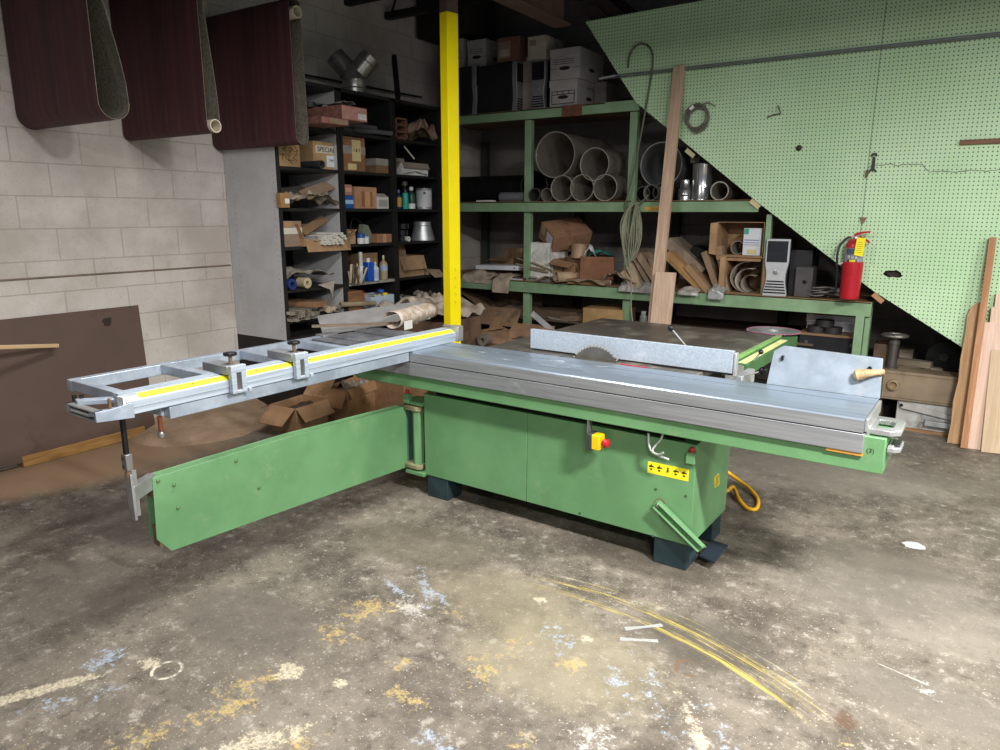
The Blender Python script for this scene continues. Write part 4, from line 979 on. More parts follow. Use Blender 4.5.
    for row in range(5):
        for i in range(11 - (row % 2)):
            x = -w*.08 + (i*.0225 if True else 0) - .05 + (row % 2)*.011
            if x > w/2-.012: continue
            if row > 3 and i < 5: continue
            t = MB().ring(.0108, .0080, .40+rn.uniform(-.05,.05), 10, Matrix.Rotation(-PI/2, 4, 'X')).build('white_tube', WT)
            t.location = (fr[0].x+.045+rn.uniform(-.02,.03), fr[0].y+x, fr[0].z+.0175+row*.0185); t.rotation_euler = (0, 0, L90); k += 1
            tag(t, 'thin white tube in the bundle lying in the open box', 'tube', 'white tubes in the open box')
    t = MB().ring(.020, .017, .36, 18, Matrix.Rotation(-PI/2, 4, 'X')).build('silver_tube', M('c9ccd0', .3, .5)); t.location = (fr[0].x+.03, fr[0].y-w*.30, fr[0].z+.06); t.rotation_euler = (R(-4), 0, L90+R(6))
    tag(t, 'thick silver tube at the left of the white tube bundle', 'tube')
    o = MB().prism([(-.14,0),(.14,.02),(.16,.11),(-.12,.09)], 0, .006, 'z').build('cardboard_flap', CARD('96734f')); o.location = (-4.42, onx(318,228,-4.42).y, z+.135); o.rotation_euler = (R(20), R(-22), L90)
    tag(o, 'loose tan cardboard flap slanting above the white tubes', 'cardboard sheet')
    carton('narrow tan box next to the blue and white jar', LF(350, 356, 231, z, -4.40), .15, 'a9845a', L90, None, None, Q, w=.07)
    lathe_item('plastic_jar', 'blue and white plastic jar on the fourth shelf', 'jar', LP(359.5, -4.38, z), [('jar_body', [(.03,0),(.032,.004),(.032,.05),(0,.05)], M('cfd3d6', .4)), ('lid', [(.034,.05),(.034,.082),(.030,.085),(0,.085)], M('24509a', .4))])
    lathe_item('white_jar', 'small white round jar right of the blue lidded jar', 'jar', LP(365, -4.37, z), [('jar_body', [(.022,0),(.024,.004),(.024,.045),(0,.045)], M('d6d6d4', .4)), ('lid', [(.025,.045),(.025,.060),(0,.062)], M('bfc2c6', .4))])
    o = MB().prism([(-.07,0),(.10,0),(.02,.15),(-.03,.16)], 0, .06, 'y').build('folded_bag', M('6b7364', .6, var=.3)); o.location = (-4.47, onx(367,236,-4.47).y, z); o.rotation_euler = (0,0,L90); tag(o, 'grey green folded bag behind the small jars', 'bag')
    o = MB().tube(smooth_path([Vector((-4.5, onx(350,240,-4.5).y, z+.01)), Vector((-4.5, onx(352,222,-4.5).y, z+.20)), Vector((-4.5, onx(362,226,-4.5).y, z+.17)), Vector((-4.5, onx(371,238,-4.5).y, z+.04))]), .006, 8).build('black_cable', BLACK); tag(o, 'thin black cable arching behind the small jars', 'cable')
    carton('low reddish brown box on the fourth shelf', (LF(382, 393, 233.5, z, -4.40)[0]+Vector((0,-.035,0)), .19, .075), .16, '9a6a4c', L90, 'edge', None, Q, tapemat=M('b98a66', .5))
    GV2 = M('a5a7a8', .35, .6, var=.18)
    r = thing('duct_reducer', 'galvanised flared duct reducer on the far bookcase', 'duct fitting', LP(422, -4.50, z))
    MB().lathe([(.115,0),(.118,0),(.118,.012),(.083,.135),(.083,.175),(.080,.175),(.080,.135),(.113,.012)], 36).build('cone', GV2, r)
    MB().lathe([(.084,.138),(.087,.141),(.084,.144)], 36).build('bead', GV2, r)
    for i, (xx, zz, lb) in enumerate(((401,.0,'lowest dark ring of the stack beside the duct reducer'),(401,.055,'middle dark ring of the stack beside the duct reducer'),(402,.115,'topmost dark ring of the stack beside the duct reducer'))):
        o = MB().ring(.055, .046, .045, 28).build('hose_clamp_ring', M('2c2d30', .3, .6), None, LP(xx, -4.46, z+zz)); tag(o, lb, 'ring', 'dark rings by the duct reducer')
    o = thing('white_roll', 'small white paper roll in front of the duct reducer', 'roll', LP(408, -4.38, z), L90); MB().ring(.024, .009, .07, 22, Matrix.Translation((0,0,.024)) @ Matrix.Rotation(-PI/2,4,'X')).build('paper', PAPERW, o)
    # --- fifth shelf
    z = LEV[4]+.001
    c = onx(306, 284, -4.40)
    o = thing('tape_roll', 'blue tape roll at the left of the wrapped rolls', 'tape roll', (-4.36, onx(292.5,282,-4.36).y, z), L90); MB().ring(.043, .02, .09, 24, Matrix.Translation((0,0,.043)) @ Matrix.Rotation(-PI/2,4,'X')).build('roll', M('27356f', .45, var=.3), o)
    o = thing('tape_roll', 'cream tape roll beside the blue one', 'tape roll', (-4.36, onx(307.5,281,-4.36).y, z), L90); MB().ring(.042, .016, .09, 24, Matrix.Translation((0,0,.042)) @ Matrix.Rotation(-PI/2,4,'X')).build('roll', M('b7a887', .5, var=.25), o)
    crumple('plastic_bag', 'dusty clear plastic bag draped over the rolls with a corner hanging down', 'plastic bag', (-4.40, onx(310,280,-4.40).y+.03, z+.05), .50, .36, .12, M('a39a8e', .35, var=.3, scale=16, spec=.7), 14, (0,0,L90), 16)
    o = MB().prism([(-.08,.0),(.10,.02),(.075,-.12),(.05,-.05)], 0, .004, 'y').build('bag_corner', M('a0968a', .35, var=.3, scale=16, spec=.7)); o.location = (-4.355, onx(325,285,-4.36).y, z+.02); o.rotation_euler = (0,0,L90); tag(o, 'torn plastic corner hanging from the fifth shelf edge', 'plastic bag')
    z5 = LEV[4]+.001
    # bundle of wrapped sticks standing in the middle bookcase
    b = LP(353, -4.34, z5)
    m = thing('tool_bundle', 'bundle of dirty caulk gun parts and wires at the left of the bottles', 'tool bundle', b)
    rn = random.Random(4)
    for i in range(11):
        x = rn.uniform(-.05,.05); y = rn.uniform(-.05,.06); a = MB().tube([(x, y, 0.004), (x+rn.uniform(-.03,.06), y+rn.uniform(-.04,.04), rn.uniform(.10,.17))], rn.uniform(.006,.013), 8).build('stick', M(('9d8c72','4b4137','b7ab95','6d5a45')[i % 4], .7), m)
    lathe_item('caulk_tube', 'white caulking cartridge with a tall nozzle', 'caulk tube', LP(358.5, -4.40, z5), [('cartridge', [(.026,0),(.026,.13),(.024,.135),(0,.137)], M('d5d4cf', .4)), ('nozzle', [(.017,.135),(.017,.245),(.015,.255),(0,.255)], M('c2c2bc', .4))])
    r = thing('blue_tin', 'tall flat blue tin with a white cap among the bottles', 'tin', LP(366, -4.40, z5)); MB().box(-.035,.035,-.036,.036,0,.165).build('tin_body', M('1c4fae', .35, var=.1), r, bev=.006); MB().lathe([(.017,.165),(.017,.20),(0,.202)], 16).build('cap', M('d9d9d6', .4), r)
    lathe_item('glue_bottle', 'milky white glue bottle right of the blue tin', 'bottle', LP(373, -4.39, z5), bottle_parts(.033, .165, M('b9bcc9', .4), M('aeb1ba', .4), M('9ca3b8', .5), neck=.35, capr=.35))
    carton('plain brown box behind the bottles on the fifth shelf', LF(363, 378, 253, z5, -4.55), .2, '93704d', L90, None, None, Q)
    lathe_item('cleaner_bottle', 'tall bottle with blue label and tan lower half', 'bottle', LP(381.5, -4.40, z5), bottle_parts(.036, .215, M('9d8a74', .45), M('c6bda9', .4), M('8fa0ba', .5), neck=.3, capr=.28, lz=(.38,.60)))
    fr = LF(399.5, 424, 256, z5, -4.40); openbox('open cardboard box with its front flap folded down on the far bookcase', fr, .22, '9c7a57', L90, [('f', 160), ('b', 10)], Q, fl=1.2)
    fr = LF(425.5, 442, 270, z5, -4.40); fr = (fr[0]+Vector((0,-.005,0)), min(fr[1],.19), fr[2]); openbox('smaller open cardboard box beside the yellow post', fr, .22, '9a8066', L90, [('f', 125), ('l', 30)], Q, fl=1.0)
    # --- sixth shelf
    z = LEV[5]+.001
    rn = random.Random(9)
    for i in range(22):
        row = i//8; x = -.15+(i % 8)*.036+rn.uniform(-.006,.006)+.018*(row % 2)
        t = MB(); Lh = .5; wdt = .031
        t.prism([(-wdt/2,0),(wdt/2,0),(wdt/2,.022),(wdt/2-.004,.024),(wdt/2-.004,.004),(-wdt/2+.004,.004),(-wdt/2+.004,.024),(-wdt/2,.022)], 0, Lh, 'y')
        o = t.build('aluminium_channel', M(('a39a8c','b5ac9c','867d70')[i % 3], .45, .3, var=.3, scale=20)); o.location = (-4.33+rn.uniform(-.02,.02), onx(307,312,-4.35).y+x-.01, z+row*.0262); o.rotation_euler = (0, 0, L90)
        tag(o, 'dusty aluminium channel in the stack on the lowest shelf', 'channel', 'aluminium channels on the lowest shelf')
    r = thing('wood_block', 'long reddish wood block lying on the aluminium channels', 'wood block', (-4.36, onx(322,301,-4.36).y, z+.0805), L90+R(12)); MB().box(-.10,.07,0,.40,0,.045).build('block', wood('9c7a5c','7d5a40','y'), r, bev=.003)
    crumple('paper_bag', 'crumpled cream paper bag at the end of the aluminium channels', 'paper bag', (-4.345, onx(339,315,-4.35).y-.03, z), .10, .18, .085, M('b9a78c', .8, var=.25, scale=18), 21, (0,0,L90), 10, fq=2.0)
    o = thing('paper_roll', 'long tan paper roll lying toward the middle bookcase', 'roll', (-4.35, onx(340,305,-4.35).y, z+.055)); MB().ring(.022, .015, .42, 18, Matrix.Translation((0,0,.022)) @ Matrix.Rotation(-PI/2-R(4),4,'X')).build('paper', M('92836c', .8, var=.2), o)
    openbox('small wooden box with orange wires in the middle bookcase', LF(349, 363, 291, z, -4.37), .14, '8d6a4a', L90, [], None, name='wooden_box', mat=wood('8f6848','6d4c34','x'))
    b = LP(356, -4.42, z+.02)
    for i, p in enumerate((((0,-.04,.03),(0,-.02,.13),(.0,.03,.11),(.02,.05,.04)), ((.02,-.03,.02),(.03,0,.11),(.02,.04,.13),(0,.05,.05)))):
        o = MB().tube(smooth_path([b+Vector(q) for q in p]), .0035, 6).build('orange_wire', M('b5562c', .5)); tag(o, ('orange wire looping above the wooden box, nearer the camera','orange wire looping above the wooden box, nearer the wall')[1-i], 'wire')
    fr = LF(375, 394, 295, z, -4.385); fr = (fr[0]+Vector((0,-.02,0)), .30, .10)
    r, w, h = openbox('pale blue open box of bags and tapes on the lowest shelf', fr, .26, 'b3c0cd', L90, [], None, mat=M('aebdcc', .55, var=.08), flapcol=None)
    for i, (dx, dy, s, col, lb, ct) in enumerate(((-.07,.10,(.13,.2,.07),'a39f90','grey bag stuffed into the pale blue box','bag'),(.03,.07,(.10,.16,.06),'b9b4a2','cream bag in the middle of the pale blue box','bag'))):
        crumple('stuffed_bag', lb, ct, (fr[0].x-dy+.06, fr[0].y+dx, fr[0].z+.055), s[0], s[1], s[2], M(col, .5, var=.3, scale=20), 30+i, (0,0,L90), 8, fq=2)
    o = thing('tape_roll', 'small blue tape roll on top of the pale blue box', 'tape roll', fr[0]+Vector((-.06,.04,.125)), L90); MB().ring(.03,.02,.022,20).build('roll', M('2a55b4', .4), o)
    o = thing('tape_roll', 'small yellow tape roll at the front of the pale blue box', 'tape roll', fr[0]+Vector((-.035,.065,.098)), L90); MB().ring(.025,.016,.02,20).build('roll', M('d8c024', .4), o)
    r, rr_ = None, None
    b = LP(404, -4.38, z); o = thing('flex_duct', 'short grey flexible duct end on the lowest far shelf', 'duct', b+Vector((-.04,0,0)), L90+R(15))
    pr = [];
    for k in range(7): pr += [(.036,k*.011),(.040,k*.011+.0055)]
    pr = pr+[(.030,.077),(.030,0)]
    MB().lathe(pr, 24, Matrix.Translation((0,0,.041)) @ Matrix.Rotation(-PI/2,4,'X'), True, True).build('duct_wall', M('8b8b8a', .4, .5), o)
    b = LP(414, -4.45, z)
    for i in range(2):
        o = MB().ring(.06, .02, .014, 28).build('sanding_disc', M('3d3c3d', .6), None, b+Vector((0,i*.015,.002+i*.018))); tag(o, ('lower dark disc of the pair on the lowest far shelf','upper dark disc of the pair on the lowest far shelf')[i], 'disc')
    crumple('plastic_bag', 'small tied plastic bag at the right end of the lowest far shelf', 'plastic bag', LP(428, -4.40, z), .13, .16, .095, M('7d766d', .35, var=.35, scale=20, spec=.7), 41, (0,0,L90), 10, fq=1.6)
left_goods()

def left_floor():
    # hardboard panel leaning on the wall, plank on the floor, thin stick
    HB = M('5a483f', .7, var=.08, scale=3, dirt='4a3a32', dscale=3, damt=.3)
    r = thing('hardboard_panel', 'large brown hardboard panel leaning on the left wall', 'panel', (-4.93, .4, .035), 0, None, (0, -R(3.2), 0))
    b = MB().box(-.006, 0, 0, 2.435, 0, .918).build('sheet', HB, r)
    P = onx(108, 322, -4.965); m = MB(); 
    def fs(u, v): a = 2*PI*u; rr = (.03+.02*mnoise.noise(Vector((math.cos(a)*2, math.sin(a)*2, 1))))*v; return Vector((.0006, P.y-.4+rr*math.cos(a)*1.1, P.z-.035+rr*math.sin(a)))
    m.sheet(fs, 18, 3); m.build('scuff_mark', M('33261f', .8), r)
    a = onz(24, 468, 0); c = onz(120, 444, 0)
    r = thing('wood_plank', 'sawn timber lying on the floor under the hardboard panel', 'timber', (-4.925, a.y, 0), 0)
    MB().box(-.095, 0, 0, .82, 0, .075).build('timber', wood('b48a52','8d6638','y'), r, bev=.006)
    A_ = onx(57.5, 345.5, -4.90); B_ = onx(-60, 349, -4.50); v = B_-A_
    o = MB().box(-.012, .012, -.012, .012, 0, v.length).build('wood_strip', wood('d9bf9b','c7a67c','z'), None, A_, bev=.002); o.rotation_euler = v.to_track_quat('Z','X').to_euler()
    tag(o, 'thin pale wood strip sticking out from the hardboard panel', 'wood strip')
    # open boxes on the floor behind the arm
    Q = 'cardboard boxes on the floor by the bookcases'
    def FB(x0, x1, y, yt, z=0):
        a = onz(x0, y, z); b = onz(x1, y, z)
        return a, b
    def corner(c, l, d):            # front-right bottom corner, front-left corner -> front centre, width, angle
        C = onz(*c); Lp = onz(*l); v = C-Lp; return (C+Lp)/2, v.length, math.atan2(v.y, v.x)
    m_, w_, a_ = corner((297,435), (272,430), 0)
    r, w, h = openbox('open cardboard box on the floor with flaps spread, nearest the left wall', (m_, w_, .2), .34, 'ab7f57', a_, [('f', 128), ('l', 112), ('r', 140), ('b', 40)], Q, fl=1.0)
    crumple('box_scraps', 'dark scraps filling the leftmost open floor box', 'scraps', m_+Vector((.02,.05,.13)), w_*.85, .25, .06, M('4b4038', .8, var=.4, scale=22), 52, (0,0,a_), 12, kind='stuff')
    m_, w_, a_ = corner((349,424), (326,421), 0)
    r2, w, h = openbox('open cardboard box of scraps on the floor under the saw fence', (m_, w_, .27), .40, 'a57850', a_, [('f', 150), ('l', 130), ('r', 160), ('b', 20)], Q, fl=.75)
    crumple('box_scraps', 'pale offcuts heaped in the second open floor box', 'scraps', m_+Vector((.02,.06,.20)), w_*.8, .30, .11, M('8d8378', .7, var=.4, scale=26), 55, (0,0,a_), 14, fq=2, kind='stuff')
    m_, w_, a_ = corner((391,414), (378,412), 0)
    carton('closed brown cardboard box on the floor by the saw hinge', (m_, .40, .33), .36, 'a27852', a_, None, None, Q)
    c = onz(378, 409, 0); o = carton('small black box with a white label on the floor behind the swing arm', (c+Vector((-.02,.05,0)), .12, .07), .09, '22242c', R(20), None, [(.3,.95,.2,.8,'c9d2d9')], None, name='small_box', mat=M('20232b', .4))
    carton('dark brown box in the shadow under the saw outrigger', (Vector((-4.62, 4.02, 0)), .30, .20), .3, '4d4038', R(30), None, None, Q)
left_floor()
# ------------------------------------------------------------------ green rack under the stair and everything on it
def rack_paint():
    t = NT('green_rack_paint'); P = t.tc.outputs['Object']
    n1 = t.noise(3, P, 5, .65); n2 = t.noise(22, P, 5, .75)
    c = t.mix(t.ss(n1, .3, .7), lin('73906d'), lin('88a681')); c = t.mix(t.math('MULTIPLY', t.ss(n2, .66, .72), .8), c, lin('5c5f45'))
    return t.out(c, .5, 0, .4)
RG = rack_paint(); PLY = wood('9c7c5a', '7a5c40', 'x'); RY = 6.0
DZ = (.957, 1.714, 2.549)
def rack():
    r = thing('storage_rack', 'green painted wooden storage rack built in under the stair', 'storage rack', (0, RY, 0))
    for nm, x0, x1, zt, zb in (('beam', -4.98, -2.54, 2.549, 2.462), ('beam', -4.98, -1.49, 1.712, 1.618), ('beam', -4.98, -.60, .955, .845)):
        b = MB().box(x0, x1, 0, .04, zb, zt).build(nm, RG, r, bev=.003)
        if zt > 2: MB().box(ony(562,110,RY).x, ony(582,110,RY).x, -.004, 0, zb-.005, zt+.004).build('brown_paper_tag', M('6d4636', .8, var=.35, scale=16), b)
        elif zt > 1.5: MB().box(ony(645,208,RY).x, ony(659,208,RY).x, -.002, 0, zb+.01, zb+.045).build('orange_label', M('b98f3a', .6, var=.35, scale=30), b)
    for x0, x1, zb, zt, y0, y1 in ((-3.70,-3.63,0,2.46,.04,.10),(-2.635,-2.565,0,2.46,.04,.10),(-1.425,-1.385,.957,1.60,.03,.09),(-.70,-.64,0,.85,.0,.07),(-.637,-.60,0,.955,.03,.12),(-4.98,-4.90,0,2.46,.04,.10)):
        MB().box(x0, x1, y0, y1, zb, zt).build('post', RG, r, bev=.003)
    for x0, x1, z in ((-4.98,-.605,.957),(-4.98,-1.50,1.714)): MB().box(x0, x1, .0, 1.1, z-.012, z).build('deck', PLY, r)
    MB().box(-4.98, -2.86, .0, 1.1, 2.537, 2.549).build('deck', PLY, r)
    MB().box(-4.98, -1.0, .12, 1.1, .56, .58).build('deck', M('5a4a3b', .8), r)
    for x in (-4.9, -3.66, -2.56, -1.46): MB().box(x-.04, x+.04, 1.10, 1.16, 0, 2.4 if x < -2.6 else (1.6 if x < -1.5 else .9)).build('back_post', M('3a3d38', .7), r)
rack()

DUCT = M('b9b3a8', .36, .68, var=.16, scale=6, dirt='8f8473', dscale=5, damt=.5)
def mid_shelf():
    d = DZ[1]+.001; G = 'round metal ducts on the middle green shelf'
    BK = M('161616', .5, var=.3)
    pipe('largest grey metal duct lying on top of the pile on the middle green shelf', 555, 132, 177.6, RY+.02, .95, DUCT, None, group=None)
    pipe('second largest metal duct on the pile, right of the largest', 594.5, 148, 180.5, RY+.02, .62, DUCT)
    pipe('leftmost of the three small ducts under the largest duct', 562, 177.5, 203, RY+.01, .9, DUCT, d)
    pipe('middle of the three small ducts under the large ducts', 582, 176.8, 203, RY+.01, .9, DUCT, d)
    pipe('rightmost of the three small ducts, next to the rack post', 605, 176.8, 203, RY+.01, .62, DUCT, d)
    pipe('very small dark pipe at the left foot of the duct pile', 534.5, 188.5, 201.5, RY+.02, .4, M('55534f', .5, .5), d, seam=False)
    pipe('very small grey pipe between the tiny dark pipe and the small ducts', 546.5, 189.5, 202.5, RY+.02, .4, DUCT, d, seam=False)
    o, rr = pipe('large black duct behind the left of the pile', 534, 172, 203, RY+.14, .9, BK, d, seam=False)
    # corrugated black pipe lying along the shelf
    p0 = ony(461, 186, RY+.35); p1 = ony(527, 186, RY+.35); rad = .135; L = p1.x-p0.x+.25
    r = thing('corrugated_pipe', 'black corrugated drain pipe lying along the back of the middle shelf', 'pipe', (p0.x-.25, RY+.42, d), 0)
    pr = []
    n = int(L/.022)
    for i in range(n): pr += [(rad, i*.022), (rad, i*.022+.009), (rad-.012, i*.022+.012), (rad-.012, i*.022+.020)]
    pr += [(rad-.02, L), (rad-.02, 0)]
    MB().lathe(pr, 30, Matrix.Translation((0,0,rad)) @ Matrix.Rotation(PI/2,4,'Y'), True, True).build('pipe_wall', BK, r)
    p0 = ony(499, 195, RY+.08); p1 = ony(524, 195, RY+.08)
    r = thing('plastic_pipe', 'short grey plastic pipe lying along the front left of the middle shelf', 'pipe', (p0.x, RY+.12, d)); MB().ring(.046, .040, p1.x-p0.x, 26, Matrix.Translation((0,0,.046)) @ Matrix.Rotation(PI/2,4,'Y')).build('pipe_wall', M('66666a', .5), r)
    fr = GF(476, 492, 197, d, RY+.03); o = MB().box(-fr[1]/2, fr[1]/2, 0, .07, 0, .016).build('white_block', M('d8d6d0', .6), None, fr[0], bev=.003); tag(o, 'small flat white block at the left end of the middle shelf', 'block')
    # right of the post
    r, R0 = pipe('wide grey metal duct standing behind the leaning plank', 661, 142.5, 187, RY+.16, .5, M('8f9294', .4, .55, var=.12), None); 
    pipe('small grey pipe under the wide duct, left of the leaning plank', 651, 186, 202, RY+.05, .5, DUCT, d, seam=False)
    pipe('small black pipe next to the rack post under the wide duct', 643, 187, 201, RY+.09, .5, BK, d, seam=False)
    pipe('dark pipe mouth half hidden behind the leaning plank', 661, 185, 202, RY+.10, .5, M('6b6863', .5, .5), d, seam=False)
    SS = M('b9bbbd', .22, .85, var=.12)
    p = ony(701, 200, RY+.16); rad = (ony(712,190,RY+.16).x-ony(690,190,RY+.16).x)/2*.92; h = ony(701,164,RY+.16).z-d
    lathe_item('steel_can', 'tall shiny round steel can on the middle shelf right of the plank', 'steel can', (p.x, p.y, d), can_parts(rad, h, SS, M('77787a', .4, .6)))
    p = ony(684, 200, RY+.12); rad = .050; h = ony(684,180,RY+.12).z-d
    r = thing('duct_reducer', 'shiny stepped duct reducer between the plank and the steel can', 'duct fitting', (p.x, p.y, d)); MB().lathe([(.052,0),(.055,0),(.055,h*.5),(.050,h*.55),(.041,h*.62),(.041,h),(.038,h),(.038,h*.6),(.052,h*.48)], 28).build('cone', SS, r); MB().lathe([(.055,h*.2),(.059,h*.24),(.055,h*.28)], 28).build('bead', SS, r)
    pipe('short grey pipe at the right end of the middle shelf by the steel can', 719.5, 182, 200, RY+.03, .45, DUCT, d, seam=True)
    o = MB().box(-.04,.04,0,.08,0,.05).build('small_box', M('55504a', .7), None, (ony(696,160,RY+.16).x, RY+.13, d+ (ony(701,164,RY+.16).z-d)+.008), bev=.004); tag(o, 'small dark box on top of the shiny steel can', 'box')
mid_shelf()

def tower(label, loc, w, h, d, rz, silver=True, group=None):
    r = thing('computer_tower', label, 'computer tower', loc, rz, group)
    MB().box(-w*.44, w*.44, .05, d, .01, h*.98).build('case', M('1d1d20', .5, var=.2), r, bev=.004)
    SVR = M('c2c4c6' if silver else '8a8b8e', .35, .3, var=.06); DK = M('24262c' if silver else '10131c', .3)
    hw = w/2
    def prof(k=1.0, z0=0, z1=1):
        n = 20; L = []
        for i in range(n+1):
            t = z0+(z1-z0)*i/n; q = min(1, max(0, (t-.36)/.26)); q = q*q*(3-2*q); q2 = min(1, max(0, (.30-t)/.30)); q2 = q2*q2*(3-2*q2)
            L.append((hw*k*(.80+.18*q+.20*q2), h*t))
        return [(-a, b) for a, b in L]+[(a, b) for a, b in L[::-1]]
    MB().prism(prof(), 0, .05, 'y').build('front_bezel', SVR, r, bev=.004)
    m = MB(); m.prism([(-a*1, b) for a, b in []] or prof(.86, .60, .965), -.004, 0, 'y'); m.build('drive_panel', DK, r)
    m = MB(); m.box(-hw*.70, hw*.70, -.006, -.003, h*.80, h*.803); m.box(-hw*.70, hw*.70, -.006, -.003, h*.70, h*.703); m.build('drive_slots', BLACK, r)
    m = MB()
    for i in range(5): m.box(-hw*(.92-.05*i), hw*(.92-.05*i), -.003, .001, h*(.05+.05*i), h*(.074+.05*i))
    m.build('vent_slots', DK, r)
    MB().lathe([(w*.11,0),(w*.11,.004),(w*.07,.006),(0,.006)], 20).build('power_button', M('9b9da0', .3, .5), r, loc=(0,0,h*.42), rot=(PI/2,0,0))
    return r

def bankers(label, fr, d, group='white storage boxes on the top green shelf', lines=False, rz=0.0, h=None, w=None):
    loc, ww, hh = fr; w = w or ww; h = h or hh; WB = M('a9a6a2', .7, var=.1)
    r = thing('storage_box', label, 'storage box', loc, rz, group)
    MB().box(-w/2+.006, w/2-.006, .006, d-.006, 0, h*.8).build('box_body', WB, r, bev=.003)
    MB().box(-w/2, w/2, 0, d, h*.74, h).build('box_lid', WB, r, bev=.003)
    hm = M('201d1c', .8)
    def slot(Mx):
        m = MB(); m.prism([(.055*math.cos(2*PI*i/18), .016*math.sin(2*PI*i/18)) for i in range(18)], -.002, .003, 'y', Mx); m.build('hand_hole', hm, r)
    slot(Matrix.Translation((0, .005, h*.36))); slot(Matrix.Translation((w/2-.005, d/2, h*.36)) @ Matrix.Rotation(PI/2, 4, 'Z'))
    m = MB()
    if lines:
        for z in (.58, .46, .12): m.box(-w*.40, w*.40, .003, .005, h*z-.003, h*z+.003)
        for x in (-.40, -.20, 0, .20, .40): m.box(w*x-.003, w*x+.003, .003, .005, h*.46, h*.58)
        for x in (-.40, .40): m.box(w*x-.003, w*x+.003, .003, .005, h*.12, h*.46)
    else:
        m.box(-w*.48, -.07, .003, .005, h*.355, h*.368); m.box(.07, w*.48, .003, .005, h*.355, h*.368)
        for k in range(3): m.box(-w*.40, w*.30, .003, .005, h*(.50+.07*k), h*(.515+.07*k))
    m.build('printed_lines', hm, r)
    return r

def top_shelf():
    d = DZ[2]+.001; Y = RY+.06
    # two towers turned sideways and one facing the room
    BKC = 'dark computer towers on the top green shelf'
    def side_tower(lb, x0, x1, yt):
        p0 = ony(x0, 90, Y); p1 = ony(x1, 90, Y); h = ony((x0+x1)/2, yt, Y).z-d
        return tower(lb, (p1.x, Y+.10, d), .19, h, p1.x-p0.x, PI/2, False, BKC), h
    side_tower('dark computer tower seen from its side, half behind the yellow post', 446, 475.5, 66)
    t, h = side_tower('dark computer tower seen from its side under the brown printed box', 477, 516, 63)
    p0 = ony(531,80,Y); p1 = ony(545,80,Y); hC = ony(538,60,Y).z-d
    tower('dark computer tower facing the room under the beige box', ((p0.x+p1.x)/2, Y, d), (p1.x-p0.x)*1.02, hC, .45, 0, False, BKC)
    carton('brown printed box on top of the sideways computer tower', (Vector((ony(508,62,Y).x, Y+.0, d+h+.004)), .25, .21), .26, '7a5344', 0, None, [(.06,.62,.12,.82,'8f7a6b'),(.14,.56,.2,.5,'b3a596')])
    carton('beige box on top of the dark tower that faces the room', (Vector((ony(537.5,60,Y).x, Y-.02, d+hC+.004)), .19, .20), .34, 'b3a797', 0, None, [(.1,.45,.6,.85,'8f8171')])
    fr = GF(523, 529.5, 82, d, Y+.12); carton('lower narrow beige box between the two computer towers', (fr[0], .15, fr[2]), .3, 'a0958a', 0, None); h1 = fr[2]
    carton('upper narrow beige box between the two computer towers', (fr[0]+Vector((0,0,h1+.002)), .15, .22), .3, '9a9087', 0, None)
    fr = GF(549, 577, 79.5, d, Y-.02); bankers('lower white storage box with printed grid, beside the tower', fr, .50, None, True); hb = fr[2]
    fr2 = GF(549.5, 580, 48, d+hb+.002, Y-.02); bankers('upper white storage box stacked on the one with the printed grid', fr2, .50, None)
    hs = .34
    fr = GF(455, 473, 68, d, Y+.32); 
    b0 = h+.03
    for x0, x1, lb in ((456,473,'white storage box on the sideways towers, next to the yellow post'),(480,499,'white storage box on the sideways towers, behind the brown printed box')):
        f = GF(x0, x1, 40, d+b0, Y+.24); bankers(lb, (Vector((f[0].x-(.04 if x0 > 470 else 0), Y+.07, d+h+.006)), min(f[1], .32), f[2]), .36)
    carton('grey box at the right end of the top shelf under the stair', GF(594, 606, 82, d, Y+.30), .3, '77716c', 0, None)
top_shelf()

